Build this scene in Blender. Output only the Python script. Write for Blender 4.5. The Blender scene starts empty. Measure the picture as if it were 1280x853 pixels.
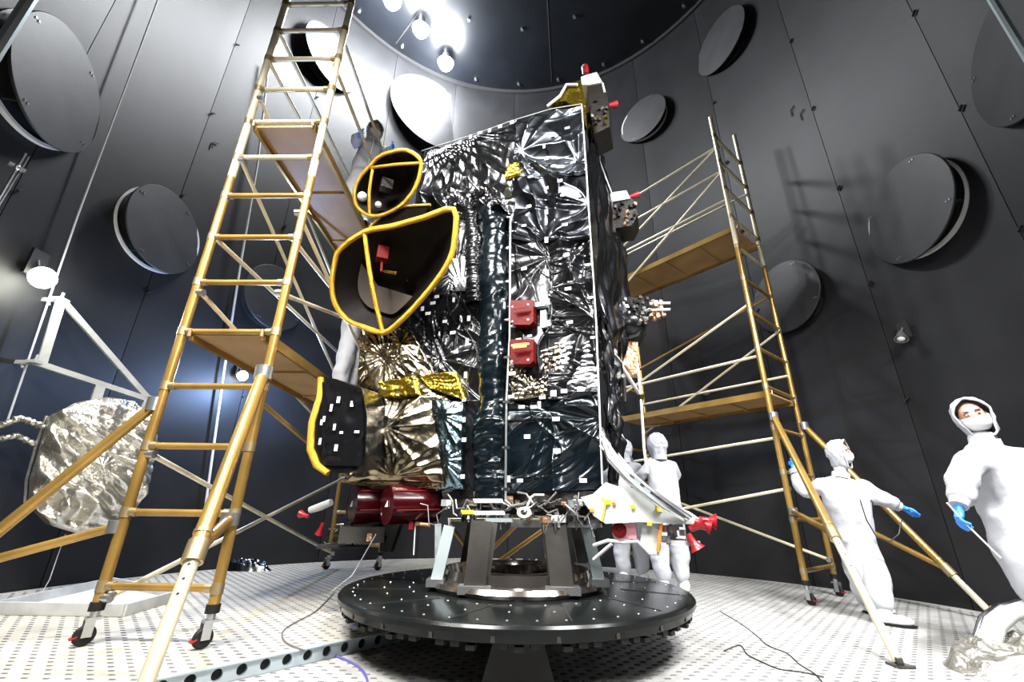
import bpy, math, random
import numpy as np
from mathutils import Vector, Matrix
PI = math.pi
SC = bpy.context.scene
COL = SC.collection

# ------------------------------------------------------------------ camera
FPX = 545.0                                   # focal length in pixels of a 1280 wide frame
PITCH = math.radians(21.4); ROLL = math.atan2(20, 1386)
CAM = np.array([0, -4.0, .85])
cp, sp_, cr, sr = math.cos(PITCH), math.sin(PITCH), math.cos(ROLL), math.sin(ROLL)
_R = Vector((1, 0, 0)); _U = Vector((0, -sp_, cp)); _F = Vector((0, cp, sp_))
cam_d = bpy.data.cameras.new('camera'); cam_d.sensor_width = 36; cam_d.lens = FPX/1280*36
cam_d.clip_start = .02
cam = bpy.data.objects.new('camera', cam_d); COL.objects.link(cam)
xr = _R*cr + _U*sr; yu = -_R*sr + _U*cr; zb = -_F
M = Matrix((xr, yu, zb)).transposed().to_4x4(); M.translation = Vector(CAM)
cam.matrix_world = M
SC.camera = cam

# ------------------------------------------------------------------ world and light
w = bpy.data.worlds.new('world'); SC.world = w; w.use_nodes = True
w.node_tree.nodes['Background'].inputs[0].default_value = (.5, .6, .8, 1)
w.node_tree.nodes['Background'].inputs[1].default_value = .03
def area(name, loc, target, size, power, col=(1, 1, 1), sy=None, spread=None):
    l = bpy.data.lights.new(name, 'AREA'); l.energy = power; l.color = col; l.size = size
    if sy: l.shape = 'RECTANGLE'; l.size_y = sy
    if spread: l.spread = math.radians(spread)
    o = bpy.data.objects.new(name, l); COL.objects.link(o); o.location = loc
    o.rotation_euler = (Vector(target)-Vector(loc)).to_track_quat('-Z', 'Y').to_euler()
    return o
area('flood_light', (-1.7, -3.4, 5.6), (.2, .8, .2), .9*1.7, 330, (1, .985, .96), .9, 105)
area('flood_light', (2.5, -3.5, 5.8), (.3, 1.0, .2), .9*1.5, 330, (1, .99, .97), .8, 105)
area('flood_light', (.3, -4.4, 3.2), (0, 0, 1.8), .5, 55, (1, .97, .93), .9, 130)
area('flood_light', (3.6, -2.4, 4.6), (2.6, 1.2, 0), .6, 130, (1, 1, 1), .4, 90)
area('flood_light', (-2.8, -2.8, 4.6), (-2.2, .4, 0), .6, 80, (1, .96, .86), .4, 90)
SC.view_settings.view_transform = 'Standard'; SC.view_settings.look = 'None'
SC.view_settings.exposure = .15; SC.view_settings.gamma = 1
SC.view_settings.use_curve_mapping = False

# ------------------------------------------------------------------ pixel -> point on a real plane
def ray(px, py):
    x = px-640; u = 426.5-py
    a = x*cr-u*sr; b = x*sr+u*cr
    return np.array([a, FPX*cp-b*sp_, FPX*sp_+b*cp])
def atz(px, py, z):
    d = ray(px, py); return Vector(CAM+d*(z-CAM[2])/d[2])
def aty(px, py, y):
    d = ray(px, py); return Vector(CAM+d*(y-CAM[1])/d[1])
def atr(px, py, R):
    d = ray(px, py); a = d[0]**2+d[1]**2; b = 2*(CAM[0]*d[0]+CAM[1]*d[1]); c = CAM[0]**2+CAM[1]**2-R*R
    return Vector(CAM+d*(-b+math.sqrt(b*b-4*a*c))/2/a)
def atp(px, py, p0, n):
    d = Vector(ray(px, py)); c = Vector(CAM); t = (Vector(p0)-c).dot(n)/d.dot(n); return c+d*t

# ------------------------------------------------------------------ mesh builder
class MB:
    def __init__(s): s.v = []; s.f = []
    def add(s, vs, fs):
        b = len(s.v); s.v += [tuple(v) for v in vs]; s.f += [tuple(i+b for i in f) for f in fs]; return s
    def box(s, c, sx, sy, sz, rz=0, ax=None):
        c = Vector(c)
        if ax is None: X = Vector((math.cos(rz), math.sin(rz), 0)); Y = Vector((-math.sin(rz), math.cos(rz), 0)); Z = Vector((0, 0, 1))
        else: X, Y, Z = ax
        h = [(i, j, k) for k in (-.5, .5) for j in (-.5, .5) for i in (-.5, .5)]
        return s.add([c+X*(i*sx)+Y*(j*sy)+Z*(k*sz) for i, j, k in h],
                     [(0, 2, 3, 1), (4, 5, 7, 6), (0, 1, 5, 4), (2, 6, 7, 3), (0, 4, 6, 2), (1, 3, 7, 5)])
    def tube(s, pts, r, n=10, cap=True):
        pts = [Vector(p) for p in pts]
        rs = r if isinstance(r, (list, tuple)) else [r]*len(pts)
        vs = []; t0 = (pts[1]-pts[0]).normalized()
        a = t0.orthogonal().normalized()
        for i, p in enumerate(pts):
            if i == 0: t = pts[1]-p
            elif i == len(pts)-1: t = p-pts[i-1]
            else: t = (pts[i+1]-p).normalized()+(p-pts[i-1]).normalized()
            t = t.normalized() if t.length > 1e-9 else t0
            a = (a-t*a.dot(t)).normalized(); b = t.cross(a)
            for k in range(n):
                q = 2*PI*k/n; vs.append(p+(a*math.cos(q)+b*math.sin(q))*rs[i])
        fs = []
        for i in range(len(pts)-1):
            for k in range(n):
                k2 = (k+1) % n; fs.append((i*n+k, i*n+k2, (i+1)*n+k2, (i+1)*n+k))
        if cap: fs.append(tuple(range(n-1, -1, -1))); fs.append(tuple((len(pts)-1)*n+k for k in range(n)))
        return s.add(vs, fs)
    def beam(s, a, b, wd, ht, up=(0, 0, 1)):
        a = Vector(a); b = Vector(b); t = (b-a).normalized(); x = t.cross(Vector(up))
        if x.length < 1e-3: x = t.orthogonal()
        x.normalize(); y = x.cross(t)
        return s.box((a+b)/2, wd, (b-a).length, ht, ax=(x, t, y))
    def lathe(s, prof, c=(0, 0, 0), n=48, axis=(0, 0, 1), closed=False):
        ax = Vector(axis).normalized(); X = ax.orthogonal().normalized() if abs(ax.z) < .999 else Vector((1, 0, 0)); Y = ax.cross(X); c = Vector(c)
        vs = []; m = len(prof)
        for r, z in prof:
            for k in range(n):
                q = 2*PI*k/n; vs.append(c+ax*z+(X*math.cos(q)+Y*math.sin(q))*r)
        fs = []
        for i in range(m if closed else m-1):
            j = (i+1) % m
            for k in range(n):
                k2 = (k+1) % n; fs.append((i*n+k, i*n+k2, j*n+k2, j*n+k))
        return s.add(vs, fs)
    def prism(s, pts, d):
        pts = [Vector(p) for p in pts]; d = Vector(d); n = len(pts)
        return s.add(pts+[p+d for p in pts], [tuple(range(n-1, -1, -1)), tuple(range(n, 2*n))]+[(i, (i+1) % n, n+(i+1) % n, n+i) for i in range(n)])
    def ball(s, c, r, n=12, m=8, sc=(1, 1, 1), ax=None):
        c = Vector(c); X, Y, Z = ax or (Vector((1, 0, 0)), Vector((0, 1, 0)), Vector((0, 0, 1)))
        vs = []
        for i in range(m+1):
            t = PI*i/m
            for k in range(n):
                q = 2*PI*k/n
                vs.append(c+X*(r*sc[0]*math.sin(t)*math.cos(q))+Y*(r*sc[1]*math.sin(t)*math.sin(q))+Z*(r*sc[2]*math.cos(t)))
        fs = [(i*n+k, (i+1)*n+k, (i+1)*n+(k+1) % n, i*n+(k+1) % n) for i in range(m) for k in range(n)]
        return s.add(vs, fs)
    def grid(s, P):
        a, b = P.shape[:2]
        vs = P.reshape(-1, 3).tolist()
        return s.add(vs, [(i*b+j, i*b+j+1, (i+1)*b+j+1, (i+1)*b+j) for i in range(a-1) for j in range(b-1)])
    def build(s, name, mat, parent=None, smooth=True, angle=38):
        off = parent.matrix_world.translation if parent else Vector((0, 0, 0))
        me = bpy.data.meshes.new(name)
        vv = np.array(s.v, dtype=float)
        if not parent:                                   # top-level: origin at the base of the thing
            lo = vv.min(0); hi = vv.max(0); off = Vector(((lo[0]+hi[0])/2, (lo[1]+hi[1])/2, lo[2]))
        elif hasattr(parent, 'get') and parent.get('_abs'): off = Vector(parent['_abs'])
        me.from_pydata((vv-np.array(off)).tolist(), [], s.f); me.validate()
        if smooth:
            me.shade_smooth()
            if angle < 180: me.set_sharp_from_angle(angle=math.radians(angle))
        if mat: me.materials.append(mat)
        o = bpy.data.objects.new(name, me); COL.objects.link(o)
        if parent: o.parent = parent
        else: o.location = off
        return o
ORIG = {}
def build(mb, name, mat, parent=None, **k):
    """parts keep world coordinates: their offset is the root thing's location"""
    if parent is None:
        o = mb.build(name, mat, None, **k); ORIG[o.name] = Vector(o.location); return o
    base = ORIG[parent.name]
    parent['_abs'] = tuple(base)
    o = mb.build(name, mat, parent, **k); del parent['_abs']
    ORIG[o.name] = base
    return o
def thing(name, label, cat, loc, group=None):
    o = bpy.data.objects.new(name, None); COL.objects.link(o); o.location = loc; o.empty_display_size = .1
    o['label'] = label; o['category'] = cat
    if group: o['group'] = group
    ORIG[o.name] = Vector(loc); return o
def tag(o, label, cat=None, group=None, kind=None):
    if label: o['label'] = label
    if cat: o['category'] = cat
    if group: o['group'] = group
    if kind: o['kind'] = kind
    return o
def struct(o, label=None):
    o['kind'] = 'structure'
    if label: o['label'] = label
    return o
def piece(mesh, name, parent, mw):
    """a copy that shares its mesh, placed by a world matrix"""
    o = bpy.data.objects.new(name, mesh); COL.objects.link(o)
    o.parent = parent; base = ORIG[parent.name] if parent else Vector((0, 0, 0))
    m = mw.copy(); m.translation = m.translation-base; o.matrix_basis = m
    return o
def frame(p, X, Y, Z):
    m = Matrix((Vector(X), Vector(Y), Vector(Z))).transposed().to_4x4(); m.translation = Vector(p); return m
def raw_mesh(mb, name, mat):
    me = bpy.data.meshes.new(name); me.from_pydata(mb.v, [], mb.f); me.materials.append(mat); me.shade_smooth(); me.set_sharp_from_angle(angle=.6); return me

# ------------------------------------------------------------------ materials
def mat(name, col, rough=.5, metal=0, bump=0, bscale=20, noise=0, nscale=6, spec=.5, coat=0, emit=None, es=0, kind='noise', trans=0, sss=0, col2=None, alpha=1):
    m = bpy.data.materials.new(name); m.use_nodes = True; nt = m.node_tree; b = nt.nodes['Principled BSDF']
    b.inputs['Base Color'].default_value = (*col, 1); b.inputs['Roughness'].default_value = rough
    b.inputs['Metallic'].default_value = metal; b.inputs['Specular IOR Level'].default_value = spec
    b.inputs['Coat Weight'].default_value = coat; b.inputs['Coat Roughness'].default_value = .08
    b.inputs['Transmission Weight'].default_value = trans
    if sss: b.inputs['Subsurface Weight'].default_value = sss; b.inputs['Subsurface Scale'].default_value = .02
    if alpha < 1: b.inputs['Alpha'].default_value = alpha
    if emit: b.inputs['Emission Color'].default_value = (*emit, 1); b.inputs['Emission Strength'].default_value = es
    tc = nt.nodes.new('ShaderNodeTexCoord')
    if noise or col2:
        n = nt.nodes.new('ShaderNodeTexNoise'); n.inputs['Scale'].default_value = nscale; n.inputs['Detail'].default_value = 5
        nt.links.new(tc.outputs['Object'], n.inputs['Vector'])
        r = nt.nodes.new('ShaderNodeValToRGB'); r.color_ramp.elements[0].position = .35; r.color_ramp.elements[1].position = .65
        c2 = col2 or tuple(min(1, c*(1+noise)) for c in col); c1 = col if col2 else tuple(c*(1-noise) for c in col)
        r.color_ramp.elements[0].color = (*c1, 1); r.color_ramp.elements[1].color = (*c2, 1)
        nt.links.new(n.outputs['Fac'], r.inputs['Fac']); nt.links.new(r.outputs['Color'], b.inputs['Base Color'])
    if bump:
        bp = nt.nodes.new('ShaderNodeBump'); bp.inputs['Strength'].default_value = bump; bp.inputs['Distance'].default_value = .02 if kind != 'voronoi' else .35/bscale
        if kind == 'voronoi':
            nn = nt.nodes.new('ShaderNodeTexNoise'); nn.inputs['Scale'].default_value = bscale*.6
            nt.links.new(tc.outputs['Object'], nn.inputs['Vector'])
            mx = nt.nodes.new('ShaderNodeMixRGB'); mx.inputs[0].default_value = .25
            nt.links.new(tc.outputs['Object'], mx.inputs[1]); nt.links.new(nn.outputs['Color'], mx.inputs[2])
            v = nt.nodes.new('ShaderNodeTexVoronoi'); v.feature = 'DISTANCE_TO_EDGE'; v.inputs['Scale'].default_value = bscale
            nt.links.new(mx.outputs[0], v.inputs['Vector']); out = v.outputs['Distance']
        else:
            v = nt.nodes.new('ShaderNodeTexNoise'); v.inputs['Scale'].default_value = bscale; v.inputs['Detail'].default_value = 4
            nt.links.new(tc.outputs['Object'], v.inputs['Vector']); out = v.outputs['Fac']
        nt.links.new(out, bp.inputs['Height']); nt.links.new(bp.outputs['Normal'], b.inputs['Normal'])
    return m
m_wall = mat('black_painted_steel', (.0098, .010, .0112), .52, 0, .05, 3, .25, 1.3, spec=.25)
m_gap = mat('dark_gap', (.004, .004, .005), .8)
m_cover = mat('charcoal_cover_paint', (.016, .0165, .018), .5, 0, .08, 8, .25, 3)
m_deck = mat('stamped_aluminium_deck', (.46, .455, .44), .42, .3, .5, 38, .15, 5, kind='voronoi')
m_deckl = mat('cream_deck', (.50, .46, .38), .42, .3, .5, 38, .12, 5, kind='voronoi')
m_beam = mat('beam_blue_grey', (.38, .44, .47), .4, .3)
m_slot = mat('slot_dark', (.08, .08, .08), .6)
m_ceil = mat('ceiling_black_gloss', (.004, .005, .007), .3, 0, .03, 1.5, .3, .8, spec=.6)
m_white = mat('white_paint', (.5, .5, .5), .45)
m_grayw = mat('grey_white_paint', (.36, .37, .37), .5, 0, 0, 20, .15, 6)
m_gold = mat('gold_anodised_tube', (.33, .20, .052), .28, .6, .05, 30, .22, 3)
m_golds = mat('pale_and_light_washed_tube', (.62, .56, .40), .3, .4, .05, 30, .15, 3)  # pale tubes; also light washing out the scaffold tops, put into the colour
m_clamp = mat('clamp_metal', (.35, .27, .15), .4, .8)
m_ply = mat('platform_plywood', (.34, .21, .09), .5, 0, .1, 12, .15, 2.5)
m_steel = mat('brushed_steel', (.45, .46, .47), .28, .9, .05, 40)
m_dsteel = mat('dark_steel', (.09, .085, .078), .3, .85, .05, 20, .2, 4)
m_lsteel = mat('light_grey_bracket', (.30, .35, .36), .4, .5)
m_rubber = mat('black_rubber', (.008, .008, .008), .6, spec=.2)
m_red = mat('red_plastic', (.24, .005, .010), .35)
m_redtag = mat('red_cover', (.07, .0015, .0015), .45, 0, .1, 30, spec=.12)
m_redacr = mat('red_acrylic', (.022, .0003, .0015), .2, 0, coat=.04, spec=.35)
m_disc = mat('turntable_black', (.005, .006, .006), .2, 0, .03, 6, .3, 3, spec=.15)
m_mir = mat('polished_ring', (.30, .27, .25), .14, .95)
m_dfoil = mat('pale_warm_foil', (.50, .48, .43), .33, .9, .35, 14, kind='voronoi')
m_slate = mat('slate_foil', (.10, .11, .125), .27, 1)
m_silver = mat('silver_foil', (.30, .30, .32), .24, 1, .10, 7, kind='voronoi')
m_sil2 = mat('grey_foil', (.10, .105, .115), .22, 1, .10, 8, kind='voronoi')
m_black = mat('black_foil', (.004, .0044, .0055), .24, .2, .12, 6, kind='voronoi', spec=.4)
m_teal = mat('blue_black_foil', (.0025, .0055, .008), .2, .35, .12, 6, kind='voronoi', spec=.4)
m_lteal = mat('blue_silver_foil', (.16, .24, .28), .2, 1, .14, 10, kind='voronoi')
m_warm = mat('bronze_silver_foil', (.27, .235, .17), .2, 1, .14, 9, kind='voronoi')
m_goldf = mat('gold_foil', (.34, .24, .025), .22, .95, .3, 16, kind='voronoi')
m_gfoil = mat('amber_foil_tape', (.55, .31, .03), .3, .8, .9, 45, kind='voronoi')
m_cone = mat('dark_brown_shade', (.004, .0025, .002), .6, 0, bump=.2, bscale=9, noise=.3, nscale=5, spec=.08)
m_dishin = mat('grey_film', (.05, .04, .036), .45, .2, .15, 8)
m_tape = mat('white_tape', (.5, .5, .5), .5)
m_suit = mat('white_coverall', (.36, .37, .40), .8, 0, .7, 6, sss=.0)
m_mask = mat('white_face_mask', (.62, .62, .62), .7, 0, .1, 60)
m_skin = mat('skin', (.50, .27, .19), .5, sss=.1)
m_dark = mat('dark_hair', (.02, .014, .01), .5)
m_glove = mat('blue_glove', (.03, .22, .72), .38, 0, .1, 60)
m_boot = mat('white_boot', (.74, .74, .76), .6, 0, .2, 30)
m_cable = mat('grey_cable', (.13, .13, .13), .4, .3)
m_wht = mat('white_blanket', (.40, .42, .41), .55, 0, .2, 9)
m_yel = mat('yellow_tape', (.7, .6, .03), .5)
m_orange = mat('orange_tape', (.8, .22, .02), .5)
m_box = mat('instrument_brown', (.006, .004, .003), .45, .1, .3, 40, .3, 30)
m_copper = mat('copper_tint', (.50, .30, .17), .3, .9, .5, 50)
m_purple = mat('violet_cable', (.08, .07, .30), .4)
m_wire = mat('black_wire', (.015, .015, .015), .4)
m_lamp = mat('lamp_glass', (1, 1, 1), .4, emit=(1, .99, .95), es=60)
m_lamp2 = mat('small_lamp_glass', (1, 1, .9), .4, emit=(1, 1, .86), es=30)

# ------------------------------------------------------------------ crumple field
def vnoise(x, y, seed):
    xi = np.floor(x).astype(np.int64); yi = np.floor(y).astype(np.int64); fx = x-xi; fy = y-yi
    fx = fx*fx*(3-2*fx); fy = fy*fy*(3-2*fy)
    def h(a, b):
        n = (a*374761393+b*668265263+seed*1442695041) & 0xffffffff
        n = ((n ^ (n >> 13))*1274126177) & 0xffffffff
        return ((n ^ (n >> 16)) & 0xffff)/65535.0
    return (h(xi, yi)*(1-fx)+h(xi+1, yi)*fx)*(1-fy)+(h(xi, yi+1)*(1-fx)+h(xi+1, yi+1)*fx)*fy
def tri(p): return np.abs(p-np.round(p))*2
def crumple(X, Y, seed, scale, n=6, ang=None, spread=PI, stars=(), star_amp=.2, rd=0):
    rg = random.Random(seed); h = np.zeros_like(X)
    for k in range(n):
        a = (ang if ang is not None else 0)+(rg.random()-.5)*spread
        lam = scale*(.35+1.3*rg.random())
        wp = vnoise(X/scale/1.3+k*9.1, Y/scale/1.3+seed, seed+k)*1.1
        p = (X*math.cos(a)+Y*math.sin(a))/lam+wp+rg.random()
        mk = np.clip(vnoise(X/scale/2+k*3.3, Y/scale/2, seed+50+k)*1.8-.45, 0, 1)
        h += tri(p)*lam*mk*.26*(1-rd)
        if rd: h += rd*.022*np.clip(1-tri(p)*lam*.5/.020, 0, 1)*np.clip(mk*1.6, 0, 1)
    for (sx, sy, R, k) in stars:
        dx = X-sx; dy = Y-sy; r = np.hypot(dx, dy)+1e-4; th = np.arctan2(dy, dx)
        h += star_amp*r*np.exp(-r/R)*tri(th*k/(2*PI)+.9*vnoise(th*1.5+9, r*2, seed+int(sx*100)))**(1+1.2*rd)*13/k/.5
    return h

# ================================================================== THE CHAMBER
R = 5.05; HC = 12.1; ZF = -.05; ZD = .04
def azv(a, r, z=0): return Vector((r*math.sin(math.radians(a)), r*math.cos(math.radians(a)), z))
wall = struct(build(MB().lathe([(R+.03, ZF-.05), (R+.03, HC+.3), (R+.12, HC+.3), (R+.12, ZF-.05)], n=96, closed=True), 'wall_chamber', m_gap))
wall['label'] = 'black cylindrical vacuum chamber wall made of tall curved steel panels'
PA = 360/19
a0 = 94.4
pm = MB(); half = PA/2-.055; vs = []; K = 7
for k in range(K):
    a = -half+2*half*k/(K-1)
    for r in (R, R+.03):
        for z in (ZF, HC+.2): vs.append(azv(a, r, z))
fs = []
for k in range(K-1):
    b = k*4; c = b+4
    fs += [(b, b+1, c+1, c), (b+2, c+2, c+3, b+3), (b+1, b+3, c+3, c+1), (b, c, c+2, b+2)]
fs += [(0, 2, 3, 1), (K*4-4, K*4-3, K*4-1, K*4-2)]
pm.add(vs, fs); me_panel = raw_mesh(pm, 'wall_panel', m_wall)
for i in range(19):
    piece(me_panel, 'wall_panel', wall, Matrix.Rotation(-math.radians(a0+PA*(i+.5)), 4, 'Z'))
clip = raw_mesh(MB().box((0, 0, 0), .07, .03, .012), 'seam_clip', m_gap)
for s in (0, 1, 2, 8, 9, 10):
    for k in range(5):
        a = a0-PA*s; z = 1.9+1.25*k*1.3+(s % 3)*.3; p = azv(a+.35, R-.025, z); q = -math.radians(a)
        piece(clip, 'seam_clip', wall, Matrix.Translation(p) @ Matrix.Rotation(q, 4, 'Z') @ Matrix.Rotation(-.7, 4, 'Y'))

floor = struct(build(MB().lathe([(.001, ZF), (R+.02, ZF), (R+.02, ZF-.06), (.001, ZF-.06)], n=96), 'floor', m_deck, angle=30))
# raised deck on the left with a perforated edge beam
e1 = atz(170, 853, ZD); e2 = atz(455, 795, ZD); ed = (e2-e1).normalized()
f1 = e1-ed*1.0; f2 = e2+ed*.75
while math.hypot(f1.x, f1.y) < R-.1: f1 = f1-ed*.05
arc = [azv(a, R-.01, ZD) for a in np.linspace(3, math.degrees(math.atan2(f1.x, f1.y)), 30)]
poly = [f1, f2]+arc
dk = MB().prism([Vector((p.x, p.y, ZD-.012)) for p in poly[::-1]], (0, 0, .012))
deck = tag(build(dk, 'raised_deck', m_deckl, floor, angle=30), 'cream white raised section of perforated deck')
fb = MB(); en = Vector((ed.y, -ed.x, 0)); L = (f2-f1).length; cw = .125; n = int(L/cw); ht = .086
for i in range(n):
    o = f1+ed*(cw*i)-en*.0; c = o+ed*cw/2+Vector((0, 0, -ht/2-.002))
    ring = [c+ed*(.029*math.cos(2*PI*k/16))+Vector((0, 0, .029*math.sin(2*PI*k/16))) for k in range(16)]
    def sq(t):
        x, y = math.cos(t), math.sin(t); m_ = max(abs(x), abs(y)); return (x/m_*cw/2, y/m_*ht/2)
    out = [c+ed*sq(2*PI*k/16)[0]+Vector((0, 0, sq(2*PI*k/16)[1])) for k in range(16)]
    inn = [p-en*.02 for p in ring]
    fb.add(ring+out+inn, [(k, (k+1) % 16, 16+(k+1) % 16, 16+k) for k in range(16)]+[(32+k, 32+(k+1) % 16, (k+1) % 16, k) for k in range(16)])
fb.box((f1+f2)/2+en*.012+Vector((0, 0, -.002)), .03, L, .006, ax=(en, ed, Vector((0, 0, 1))))
tag(build(fb, 'edge_beam', m_beam, floor, angle=30), 'blue grey deck edge beam with a row of round holes')
build(MB().box((f1+f2)/2-en*.04+Vector((0, 0, -ht/2)), .03, L, ht-.01, ax=(en, ed, Vector((0, 0, 1)))), 'hole_shade_backing', m_gap, floor)  # dark sheet standing in for the shade behind the round holes
def slots(inside, z, name, seed):
    mb = MB(); rg = random.Random(seed); vs = []; fs = []
    row = 0
    for y in np.arange(-3.2, 5.0, .062):
        row += 1
        for x in np.arange(-5 + (.055 if row % 2 else 0), 5.05, .11):
            if x*x+y*y > (R-.12)**2 or not inside(x, y): continue
            if math.hypot(x, y) < .5: continue
            b = len(vs); l, wd, h = .021, .0065, .004
            vs += [(x-l, y, z), (x-l*.6, y-wd, z), (x+l*.6, y-wd, z), (x+l, y, z), (x+l*.6, y+wd, z), (x-l*.6, y+wd, z)]
            vs += [(x-l*.8, y, z+h), (x-l*.5, y-wd*.6, z+h), (x+l*.5, y-wd*.6, z+h), (x+l*.8, y, z+h), (x+l*.5, y+wd*.6, z+h), (x-l*.5, y+wd*.6, z+h)]
            fs.append(tuple(b+6+k for k in range(6)))
            fs += [(b+k, b+(k+1) % 6, b+6+(k+1) % 6, b+6+k) for k in range(6)]
    mb.add(vs, fs); o = build(mb, name, m_slot, floor, smooth=False); o['kind'] = 'stuff'; return o
def left_of(x, y):
    # inside the raised deck polygon
    c = False; j = len(poly)-1
    for i in range(len(poly)):
        xi, yi, xj, yj = poly[i].x, poly[i].y, poly[j].x, poly[j].y
        if (yi > y) != (yj > y) and x < (xj-xi)*(y-yi)/(yj-yi)+xi: c = not c
        j = i
    return c
slots(left_of, ZD, 'deck_slots', 1); slots(lambda x, y: not left_of(x, y), ZF, 'floor_slots', 2)

ceil = struct(build(MB().lathe([(.001, HC), (R+.02, HC), (R+.02, HC+.08), (.001, HC+.08)], n=96), 'ceiling', m_ceil, angle=30))
stud = raw_mesh(MB().lathe([(.001, -.05), (.035, -.05), (.035, 0), (.001, 0)], n=10), 'ceiling_stud', m_steel)
rg = random.Random(4)
for r_, nn in ((R-.25, 26), (3.3, 16), (2.2, 10)):
    for k in range(nn):
        a = 360/nn*k+rg.random()*4; piece(stud, 'ceiling_stud', ceil, Matrix.Translation(azv(a, r_, HC)))
for a in (-40, 12):
    p = azv(a, R-.2, HC-.004); q = azv(a+172, R-.2, HC-.004); build(MB().beam(p, q, .025, .008), 'ceiling_seam', m_gap, ceil)
build(MB().lathe([(R-.005, HC-.10), (R-.06, HC-.10), (R-.06, HC), (R-.005, HC)], n=96), 'trim_ceiling_ring', m_gap, ceil)

# ceiling lamps
LAMPS = [((526, 38), 'bright round ceiling lamp in the middle of three beside the white wall glow'),
         ((557, 80), 'bright round ceiling lamp closest to the back wall glow'),
         ((490, 2), 'ceiling lamp cut by the top edge of the picture')]
for (px, lab) in LAMPS:
    p = atz(px[0], px[1], HC-.32)
    t = thing('ceiling_lamp', lab, 'lamp', (p.x, p.y, HC), 'chamber ceiling lamps')
    c = Vector((p.x, p.y, HC-.32))
    build(MB().lathe([(.001, .32), (.10, .32), (.10, .1), (.21, .06), (.21, .03), (.001, .03)], c), 'housing', m_steel, t)
    build(MB().lathe([(.001, -.16), (.08, -.14), (.15, -.09), (.185, .0), (.19, .028), (.001, .028)], c), 'lens', m_lamp, t)
    l = bpy.data.lights.new('ceiling_lamp_light', 'POINT'); l.energy = 1000; l.shadow_soft_size = .3; l.color = (.93, .96, 1)
    lo = bpy.data.objects.new('ceiling_lamp_light', l); COL.objects.link(lo); lo.location = c+Vector((0, 0, -.4))

# round port covers on stand-offs
def cover(px, r, gap, lab, ring=True, tilt=0):
    d = atr(px[0], px[1], R-gap*.62); a = math.degrees(math.atan2(d.x, d.y)); nr0 = -azv(a, 1); a += (9 if a > 0 else -9); gap *= .62; rf = .98 if a < 0 else .93; nrm = -azv(a, 1); nrm.z = .05; nrm.normalize()
    t = thing('port_cover', lab, 'cover', (d.x, d.y, d.z), 'round covers on the chamber wall')
    X = Vector((math.cos(math.radians(a)), -math.sin(math.radians(a)), 0)); Y = nrm.cross(X)
    build(MB().lathe([(.001, .014), (r-.006, .014), (r, .008), (r, -.008), (r-.006, -.014), (.001, -.014)], d, 72, nrm), 'plate', m_cover, t)
    for k in range(4):
        q = PI/4+k*PI/2+.3; p = d+(X*math.cos(q)+Y*math.sin(q))*(r*.9)
        s_ = build(MB().tube([p-nrm*(gap*.9), p], .015, 8), 'standoff', m_dsteel, t)
        for e in (-1, 1): build(MB().box(p+nrm*.018+X*.02*e, .018, .018, .012, ax=(X, Y, nrm)), 'fastener', m_steel, s_)
    if ring:
        build(MB().lathe([(r*rf, .0), (r*rf, gap*.3), (r*(rf-.05), gap*.3), (r*(rf-.05), .0)], d-nr0*(gap-.01), 72, nr0, closed=True), 'port_ring', m_white, t)
    build(MB().lathe([(.001, .004), (r*.92, .004), (r*.92, -.02), (.001, -.02)], d-nr0*(gap-.02), 48, nr0), 'port_recess', m_gap, t)
    return t
cover((75, 108), .66, .28, 'large dark round cover with pale scuff marks, upper left corner of the wall')
cover((207, 288), .60, .20, 'dark round cover with a bright white arc on its left edge')
cover((345, 372), .58, .22, 'blue-lit round cover on the wall seen through the left scaffold', False)
cover((415, 72), .72, .22, 'round cover high on the wall behind the top of the left scaffold', False)
cover((541, 140), 1.15, .16, 'brightly lit pale round cover under the ceiling lamps', False)
cover((803, 148), .62, .18, 'small round cover high on the wall right of the spacecraft top', True)
cover((900, 52), .66, .20, 'round cover at the ceiling edge above the right scaffold', False)
cover((1133, 263), .66, .22, 'round cover with a glint at its lower right, alone on the right wall')
cover((981, 371), .60, .18, 'round cover partly behind the posts of the right scaffold', False)
cover((1268, 66), .66, .22, 'round cover cut by the right edge of the picture, top right', False)

# wall lamps
def walllamp(px, lab, on, sz=1., energy=0, lc=(1, 1, .88)):
    d = atr(px[0], px[1], R-.14); a = math.degrees(math.atan2(d.x, d.y)); nrm = -azv(a, 1)
    X = Vector((math.cos(math.radians(a)), -math.sin(math.radians(a)), 0)); Z = Vector((0, 0, 1))
    t = thing('wall_lamp', lab, 'lamp', tuple(d), 'small lamps on the chamber wall')
    build(MB().box(d-nrm*.07+Z*.06*sz, .13*sz, .03, .22*sz, ax=(X, nrm, Z)), 'back_plate', m_gap, t)
    q = (nrm*.5-Z*.9+X*.2).normalized()
    hd = build(MB().lathe([(.001, -.03), (.03*sz, -.03), (.045*sz, .02), (.07*sz, .09), (.062*sz, .09), (.04*sz, .03), (.001, .0)], d, 20, q), 'shade', m_steel if not on else m_dsteel, t)
    build(MB().ball(d+q*.07*sz, (.085 if on else .045)*sz, 14, 10), 'bulb', m_lamp2 if on else m_white, hd)
    build(MB().tube([d-nrm*.07+Z*.1*sz, d-q*.03, d], .011, 8), 'bracket_arm', m_steel, t)
    if on:
        l = bpy.data.lights.new('wall_lamp_light', 'POINT'); l.energy = energy; l.shadow_soft_size = .05; l.color = lc
        lo = bpy.data.objects.new('wall_lamp_light', l); COL.objects.link(lo); lo.location = d+q*.26+nrm*(.35 if energy > 100 else .08)
walllamp((50, 338), 'lit lamp glaring on the left wall beside the tall cable', True, 1.3, 30)
walllamp((302, 466), 'lit lamp on the wall seen through the left scaffold', True, .9, 230, (.36, .55, 1))
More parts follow.
